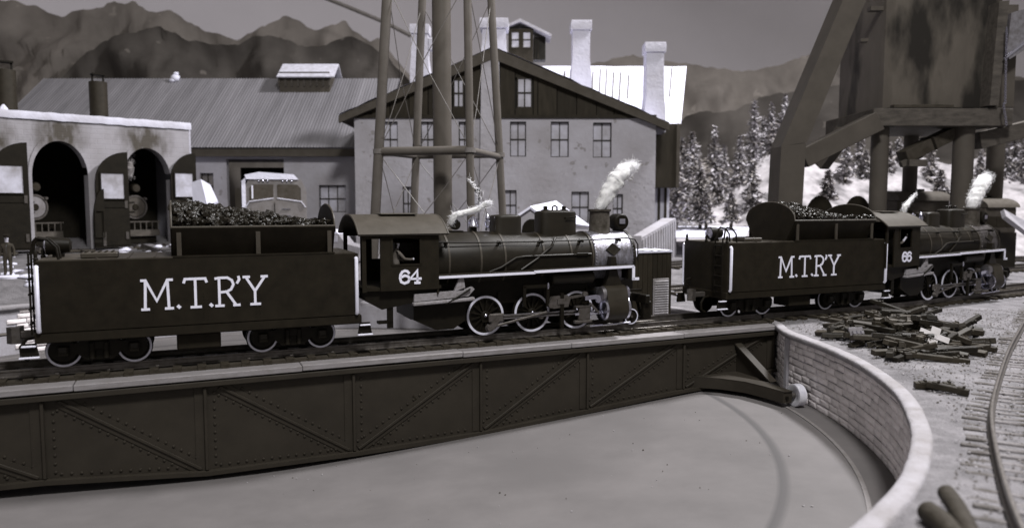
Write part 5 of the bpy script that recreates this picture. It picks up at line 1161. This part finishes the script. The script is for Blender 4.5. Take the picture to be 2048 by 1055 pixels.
wires(zb + .1, zb + 8.2); wires(zb - .1, zb - 6.2)
for k in 'acd':
    p = lg(k, zb); B().ring(.24, .29, -.12, .12, 14, T(p.x, p.y, p.z)).build('wire_wrap', WIRE, wt_)
B().tube([at(640, -8, 108), at(700, 16, 108), at(770, 45, 108), at(822, 72, 108)], .28, 8).build('cable', WIRE, label='dark sagging cable crossing the sky left of the tower', cat='cable')
# ------------------------------------------------------------------ coal tower at the right
ct_ = thing('coal_tower', 'tall grey coaling tower on round legs with leaning brace', 'coal tower')
YC = 46.0
def q3(px, py, Y=YC): return at(px, py, Y)
# bin
b0, b1 = q3(1770, 214), q3(2002, 214); ztop = q3(1800, -80).z
tilt = .0
bb = B(); pr = []
xL, xR, yF, yB = b0.x, b1.x, YC + .2, YC + 6.5
poly = [(xL + .5, yF), (xR - .15, yF), (xR, yF + .15), (xR, yB), (xL, yB), (xL, yF + .9), (xL + .12, yF + .35)]
bin_ = B().prism(poly, b0.z, ztop, 'z').build('coal_bin', CONCS, ct_)
# platform
pf = B().box(((q3(1739, 230).x + q3(1992, 230).x) / 2, YC + 3.0, (q3(1800, 219).z + q3(1800, 254).z) / 2), (q3(1992, 230).x - q3(1739, 230).x, 6.8, q3(1800, 219).z - q3(1800, 254).z), None, .04).build('platform', TIMBERD, ct_)
pc_ = q3(1739, 236, YC - .5)
B().box((q3(1865, 236).x, YC - .45, q3(1800, 236).z), (q3(1990, 236).x - q3(1738, 236).x, .14, (254 - 220) * YC / 1500), None, .02).build('fascia_beam', TIMBER, ct_)
B().box((q3(1840, 213).x, YC - .2, q3(1800, 214).z), (3.6, .5, .2), None, .02).build('sill_plank', TIMBERD, ct_)
B().box((q3(1990, 236).x + .35, YC + .2, q3(1800, 236).z), (.9, 1.3, 1.0), None, .03).build('corner_beam', TIMBER, ct_)
# legs
for xt, xb, wpx, Y in ((1761, 1755, 33, YC + .6), (1929, 1921, 38, YC + .6), (1824, 1817, 27, YC + 6), (1995, 1985, 32, YC + 5.5)):
    p, q = at(xt, 250, Y), at(xb, 415, Y); d = q - p; z0 = ground_z(q.x, q.y) - .2; q = p + d * ((z0 - p.z) / d.z)
    B().tube([p, q], wpx / 2 * Y / 1500, 20).build('leg', CONC, ct_)
# leaning brace and pier
Yb = YC - 1.0
p0, p1 = q3(1735, -70, Yb), q3(1604, 292, Yb)
Mw = 44 * Yb / 1500
B().prism([(q3(1736, -70, Yb).x - .6, q3(0, -70, Yb).z), (q3(1736, -70, Yb).x + .75, q3(0, -70, Yb).z), (q3(1614, 285, Yb).x, q3(0, 285, Yb).z), (q3(1563, 292, Yb).x, q3(0, 292, Yb).z)], Yb, Yb + 1.9, 'y').build('leaning_brace', CONC, ct_)
zg = ground_z(q3(1600, 400, Yb).x, Yb)
B().prism([(q3(1563, 292, Yb).x, q3(0, 292, Yb).z), (q3(1612, 287, Yb).x, q3(0, 286, Yb).z), (q3(1601, 400, Yb).x, zg), (q3(1552, 400, Yb).x, zg)], Yb, Yb + 1.9, 'y').build('pier', CONC, ct_)
B().bar(q3(1602, 318, Yb + .9), q3(1752, 243, Yb + .9), 1.2, 1.15, bev=.03).build('cross_brace', CONC, ct_)
B().bar(q3(1690, 262, Yb + 4.5), q3(1640, 330, Yb + 6), .9, .9).build('rear_brace', CONC, ct_)
B().bar(q3(1950, 283, YC + 1), q3(2100, 246, YC + 1), 1.2, 1.0, bev=.03).build('cross_brace', TIMBER, ct_)
B().box((q3(1770, 18, YC).x, YC + 1, q3(0, 10, YC).z), (1.0, .5, .25)).build('brace_bracket', CONC, ct_)
B().box((q3(1742, 75, YC).x, YC + 1, q3(0, 74, YC).z), (.5, .4, .2)).build('brace_bracket', CONC, ct_)
# chute
c0_, c1_ = q3(1805, 318, YC + .3), q3(1935, 250, YC + 1.2)
dch = (c1_ - c0_)
ch_ = B().bar(c0_ + Vector((0, 0, .1)), c1_, .9, .75, bev=.03).build('chute', TIMBERD, ct_)
B().bar(c0_ + dch * .38 + Vector((0, 0, .1)), c0_ + dch * .41 + Vector((0, 0, .1)), 1.0, .85).build('chute_band', FRAME, ch_)
B().bar(c0_ + Vector((-.2, -.2, -.35)), c0_ + dch * .3 + Vector((-.2, -.2, -.4)), .25, .35).build('chute_lip', TIMBER, ch_)
B().box((q3(1832, 326).x, YC - .1, q3(0, 326).z), (1.1, .4, .42), RY(0), .02).build('chute_bracket', TIMBER, ch_)
# door frame, hood and chain
fx0, fx1 = q3(1974, 100, YC - .2).x, q3(1993, 100, YC - .2).x
B().prism([(fx0 - .05, b0.z), (fx1 - .1, b0.z), (fx1 + .25, q3(0, 8).z), (fx0 + .22, q3(0, 10).z)], YC - .8, YC + .2, 'y').build('door_plank', TIMBER, ct_)
B().box((fx1 + .75, YC + .1, (b0.z + q3(0, 10).z) / 2), (1.1, .3, q3(0, 10).z - b0.z)).build('door_panel', CONC, ct_)
hd = B(); h0 = [q3(2012, 30, YC - .5), q3(2040, 22, YC - .5), q3(2070, 60, YC - .5), q3(2060, 90, YC - .5), q3(2008, 122, YC - .5), q3(2002, 112, YC - .5)]
hd.prism([(p.x, p.z) for p in h0], YC - 1.0, YC - .1, 'y').build('bucket_hood', mat('dull_zinc', .3, .35, .8, .4, 3, .2, 12), ct_)
B().tube([q3(2008, 118, YC - 1.05), q3(2068, 72, YC - 1.05)], .08, 8).build('hood_lip', CHROME, ct_)
ch0 = None
for i in range(36):
    p = q3(2013 - 4 * (i / 36) + (3 * math.sin(i * .4) if i > 27 else 0), 58 + i * 5.4, YC - 1.15)
    M = T(*p) @ RZ(90 * (i % 2) + 20) @ RX(90) @ Matrix.Diagonal((.75, 1.25, 1, 1))
    if ch0 is None: ch0 = B().ring(.055, .10, -.022, .022, 12, None).build('chain_link', CHROME, ct_); ch0.matrix_local = M
    else: inst(ch0, ct_, M)
# ------------------------------------------------------------------ wagons standing behind locomotive 66
def wagon(label, px0, px1, ptop, Y, kind):
    p0, p1 = at(px0, ptop, Y), at(px1, ptop, Y); xm = (p0.x + p1.x) / 2; L_ = p1.x - p0.x; z0 = ground_z(xm, Y); h_ = p0.z - z0
    t = thing('wagon', label, 'wagon', T(xm, Y, z0) @ RZ(12))
    B().box((0, 1.4, h_ * .38), (L_, 2.8, h_ * .45), None, .05).build('body', BOILER, t); B().box((0, 1.4, .6), (L_ * .9, 1.6, .5)).build('underframe', FRAME, t)
    for x in (-.38, -.22, .22, .38):
        for y in (.6, 2.2): B().lathe([(.45, -.06), (.45, .06)], 18, T(x * L_, y, .45) @ RX(90)).build('wheel', FRAME, t)
    if kind == 'bunker':
        for x in (-.3, .3):
            pl = [(x * L_ + L_ * .26 * math.cos(R(a)), h_ * .6 + h_ * .4 * math.sin(R(a))) for a in range(0, 181, 12)]; B().prism(pl, .1, .2, 'y').build('bunker_plate', BLACK, t)
        B().box((0, 1.4, h_ * .7), (L_ * .9, 2.4, h_ * .2)).build('load', COAL, t)
    else:
        B().box((0, 1.4, h_ * .72), (L_ * .98, 2.6, h_ * .4), None, .05).build('upper_body', mat('wagon_grey', .06, .7), t)
        B().prism([(-.05 + q[0] * 1.5 + 1.4, h_ * .92 + q[1] * h_ * .12) for q in arc(0, 0, 1, 0, 180, 10)], -L_ / 2, L_ / 2, 'x').build('roof', mat('wagon_roof', .06, .7), t)
        B().box((L_ * .1, 1.4, h_ * 1.04), (.9, .6, .3)).build('roof_vent', FRAME, t)
        for x in (-.3, 0, .3): B().box((x * L_, .08, h_ * .74), (.7, .06, .7)).build('window', MUNTIN, t)
wagon('dark coal wagon with arched ends behind the farther tender', 1610, 1752, 391, 48.5, 'bunker')
wagon('grey roofed wagon seen between the coal tower legs', 1790, 1912, 388, 51, 'box')
wagon('dark wagon behind the smokebox of locomotive 66 at right', 1968, 2044, 402, 50, 'box')
p = at(2040, 440, 48); B().slab([at(2008, 418, 48.5), at(2012, 432, 48.2), at(2075, 480, 48.2), at(2075, 455, 48.5)], .3).build('snow_plough', PLASTER2, label='slanting white snow-covered board at the right edge', cat='board')
# ------------------------------------------------------------------ snowy hill and pines
hl_pts = [(1290, 420), (1345, 400), (1375, 372), (1412, 385), (1450, 362), (1500, 330), (1530, 312), (1565, 300), (1640, 320), (1700, 330), (1770, 300), (1830, 310), (1900, 330), (1960, 315), (2048, 300), (2200, 300)]
b = B(); rows = 12; nx = 90
for i in range(nx + 1):
    px = 1290 + 910 * i / nx; top = at(px, interp(hl_pts, px), 82)
    for j in range(rows + 1):
        t_ = j / rows; Y = 82 - 18 * t_; X = top.x + 0; gz2 = ground_z(X, Y); z = gz2 + (top.z - gz2) * (1 - t_) ** 1.3 + (1.2 * noise.noise((X * .25, Y * .25, 2)) if 0 < t_ < 1 else 0) * (1 - t_) - (.3 if j == rows else 0); b.v.append((X, Y, z))
k = rows + 1; b.f = [(i * k + j, (i + 1) * k + j, (i + 1) * k + j + 1, i * k + j + 1) for i in range(nx) for j in range(rows)]; b.mi = [0] * len(b.f); b.build('snowy_hill', HILL, kind='structure', ang=180)
B().slab([at(1352, 474, 58), at(1490, 474, 58), at(1500, 452, 66), at(1350, 452, 66)], .1).build('road', SNOWP, kind='structure')
ORD = ['first', 'second', 'third', 'fourth', 'fifth', 'sixth', 'seventh', 'eighth', 'ninth', 'tenth', 'eleventh', 'twelfth', 'thirteenth', 'fourteenth', 'fifteenth', 'sixteenth', 'seventeenth', 'eighteenth', 'nineteenth', 'twentieth', 'twenty-first', 'twenty-second', 'twenty-third', 'twenty-fourth', 'twenty-fifth', 'twenty-sixth', 'twenty-seventh', 'twenty-eighth', 'twenty-ninth', 'thirtieth', 'thirty-first', 'thirty-second']
trees = [(1352, 300, 455, 63, 1), (1372, 290, 450, 74, 2), (1382, 262, 400, 76, 2), (1400, 330, 448, 64, 0), (1427, 252, 390, 79, 2), (1412, 388, 448, 63, 0), (1446, 290, 395, 80, 2), (1462, 385, 445, 63, 0), (1478, 272, 370, 80, 2), (1506, 200, 340, 82, 3), (1503, 320, 430, 66, 1), (1540, 205, 330, 83, 2), (1568, 190, 320, 83, 3), (1585, 225, 330, 83, 3), (1690, 280, 360, 78, 2), (1718, 262, 370, 80, 1), (1795, 275, 370, 80, 2), (1860, 290, 390, 78, 1), (1880, 340, 412, 66, 0), (1958, 300, 400, 78, 1), (2025, 255, 370, 80, 2), (2046, 270, 390, 78, 2), (1655, 340, 400, 70, 0), (1362, 275, 420, 78, 1), (1392, 285, 430, 77, 1), (1437, 300, 410, 79, 1), (1525, 235, 340, 83, 2), (1555, 240, 335, 84, 2), (1730, 300, 380, 79, 1), (1775, 285, 390, 79, 1), (2010, 290, 390, 79, 1)]
trees.sort()
for i, (px, top, bot, Y, sn) in enumerate(trees):
    p, q = at(px, top, Y), at(px, bot, Y); h_ = p.z - q.z; random.seed(100 + i)
    t = thing('pine_tree', f'model pine, {ORD[i]} from the left on the snowy hillside', 'tree', T(q.x, Y, q.z), 'pines on the snowy hillside')
    B().tube([(0, 0, -.5), (.05, 0, h_ * .5), (0, 0, h_ * .97)], [.16, .1, .02], 7).build('trunk', BARK, t); b = B(); wdt = h_ * random.uniform(.17, .24) + .25
    for k in range(850):
        u = random.random() ** .75; z = h_ * (.10 + .9 * (1 - u)) if False else h_ * (1 - u * .9); rmax = wdt * (u ** .8) * (.55 + .45 * abs(math.sin(z * 2.6 + i))) ; a = random.uniform(0, 6.283); r = rmax * random.uniform(.15, 1.15)
        c_ = Vector((r * math.cos(a), r * math.sin(a), z - r * .35)); L_ = random.uniform(.12, .34); d = Vector((math.cos(a + random.gauss(0, .5)), math.sin(a + random.gauss(0, .5)), random.gauss(-.15, .4))).normalized() * L_; s_ = d.cross(Vector((random.gauss(0, .4), random.gauss(0, .4), 1))).normalized() * L_ * random.uniform(.25, .5)
        b.add([c_ - d - s_, c_ - d + s_, c_ + d + s_ * .6, c_ + d - s_ * .6], [(0, 1, 2, 3)], None, 2 if random.random() < (.2, .34, .5, .68)[sn] else (1 if random.random() < .45 else 0))
    b.build('crown', NEEDLE, t, smooth=False)
# ------------------------------------------------------------------ heap of scrap sleepers beside the pit
random.seed(77)
SL_M = [mat('scrap_sleeper', .018, .55, 0, .4, 5, .2, 30, rnd=.5), mat('scrap_sleeper_grey', .03, .6, 0, .4, 5, .2, 30, rnd=.5)]
sl_mesh = []
for L_ in (2.0, 1.5, 1.0):
    b = B().box((0, 0, 0), (L_, .21, .17), None, .015)
    for s_ in (-1, 1): b.box((s_ * L_ * .3, 0, .09), (.16, .19, .05), None, .012); b.box((s_ * L_ * .3 + .07, 0, .12), (.05, .16, .08))
    sl_mesh.append(b)
srcs = [sl_mesh[i % 3].build('sleeper', SL_M[i % 2]) for i in range(6)]
def heap(px, py): return atz(px, py, ZR)
cc = heap(1808, 682); used = 0
LAB = 'dark plastic sleeper piece lying in the scrap heap beside the pit'
for i in range(165):
    a = random.uniform(0, 6.283); r = random.random() ** .6
    px = 1806 + 150 * r * math.cos(a); py = 678 + 40 * r * math.sin(a) + (px - 1806) * .10
    g = heap(px, py); lvl = max(0, (1 - r)) * random.random() * .95
    if math.hypot(g.x - PC.x, g.y - PC.y) < 21.3 or st(g)[1] > -1.9: continue
    src = srcs[i % 6]; o = src if used < 6 and not src.get('label') else src.copy()
    if o is not src: C.objects.link(o)
    o.matrix_world = T(g.x, g.y, ZR + .15 + lvl) @ RZ(random.gauss(0, 42)) @ RY(random.gauss(0, 7)) @ RX(random.choice((0, 90, 180)) + random.gauss(0, 12)); tag(o, LAB, 'sleeper', 'scrap sleepers heaped beside the pit'); used += 1
def one(px, py, rz, ry, z, label, k=0, m=None):
    g = heap(px, py); o = sl_mesh[k].build('sleeper', m or SL_M[0], label=label, cat='sleeper'); o.matrix_world = T(g.x, g.y, ZR + z) @ RZ(rz) @ RY(ry)
one(1786, 652, -52, 14, .75, 'sleeper leaning highest across the back of the scrap heap')
one(1852, 648, 30, -6, .45, 'sleeper sticking out behind the scrap heap towards the track')
one(1868, 722, -25, 3, .12, 'long sleeper strip lying just in front of the heap')
one(1838, 716, -28, 2, .12, 'left piece of the strip in front of the heap', 1)
one(1868, 778, -12, 0, .10, 'small isolated sleeper scrap nearest the pit curve', 2)
one(1895, 786, -40, 5, .14, 'short end piece beside the isolated sleeper scrap', 2)
g = heap(1863, 700); b = B()
for a in (0, 90): b.box((0, 0, 0), (.95, .3, .035), RZ(a + 45) @ T(0, 0, a * .0002), .005)
b.ring(.06, .1, .0, .04, 14); o = b.build('cross_plate', mat('dull_plate', .16, .5, .1), label='small silvery cross-shaped plate on the sleeper heap', cat='plate'); o.matrix_world = T(g.x - .1, g.y - .3, ZR + .55) @ RX(38) @ RZ(12)
g = heap(1718, 690); b = B().box((0, 0, .2), (.55, .08, .75), RX(-30), .01); b.box((0, -.12, 0), (.5, .12, .12), None, .02)
for i in range(3): b.box((-.16 + i * .16, -.1, .35), (.1, .1, .12), RX(-30))
o = b.build('buffer_clip', mat('clip_metal', .3, .35, .7), label='pale metal clip standing at the front of the sleeper heap', cat='clip'); o.matrix_world = T(g.x, g.y, ZR + .1) @ RZ(8)
# tangle of thin scraps
b = B()
for i in range(160):
    a = random.uniform(0, 6.283); r = random.random() ** .6; g = heap(1806 + 150 * r * math.cos(a), 682 + 36 * r * math.sin(a))
    if math.hypot(g.x - PC.x, g.y - PC.y) < 21.3 or st(g)[1] > -1.7: continue
    L_ = random.uniform(.1, .4); b.box((0, 0, 0), (L_, random.uniform(.04, .1), random.uniform(.03, .07)), T(g.x, g.y, ZR + .06 + random.random() * .6 * (1 - r)) @ RE(), 0, random.choice((0, 0, 0, 1)))
b.build('scrap_bits', [SL_M[0], mat('pale_scrap', .3, .6)], label='small splinters mixed into the sleeper heap', cat='scrap', kind='stuff')
# ------------------------------------------------------------------ blurred logs in the near corner
LOG = mat('log_bark', .032, .75, 0, .4, 5, .3, 20); LOGE = mat('log_end', .12, .8, 0, .3, 8)
def log(px, py, px2, py2, r, label, z=.0):
    p, q = atz(px, py, ZR + r + z), atz(px2, py2, ZR + r + z); t = thing('log', label, 'log', T(*p)); d = q - p
    B().tube([(0, 0, 0), d * .3 + Vector((.02, .03, .02)), d * .7, d], [r, r * 1.04, r * .98, r], 18).build('bark', LOG, t)
    m = (-d).to_track_quat('Z', 'Y').to_matrix().to_4x4(); B().lathe([(r * .95, -.01), (r * .9, .012)], 18, m).build('cut_end', LOGE, t)
log(1893, 985, 1965, 1105, .14, 'upright-looking blurred log, farther of the two at bottom right', .12)
log(1856, 1022, 1950, 1110, .17, 'thick blurred log, nearer of the two at bottom right')
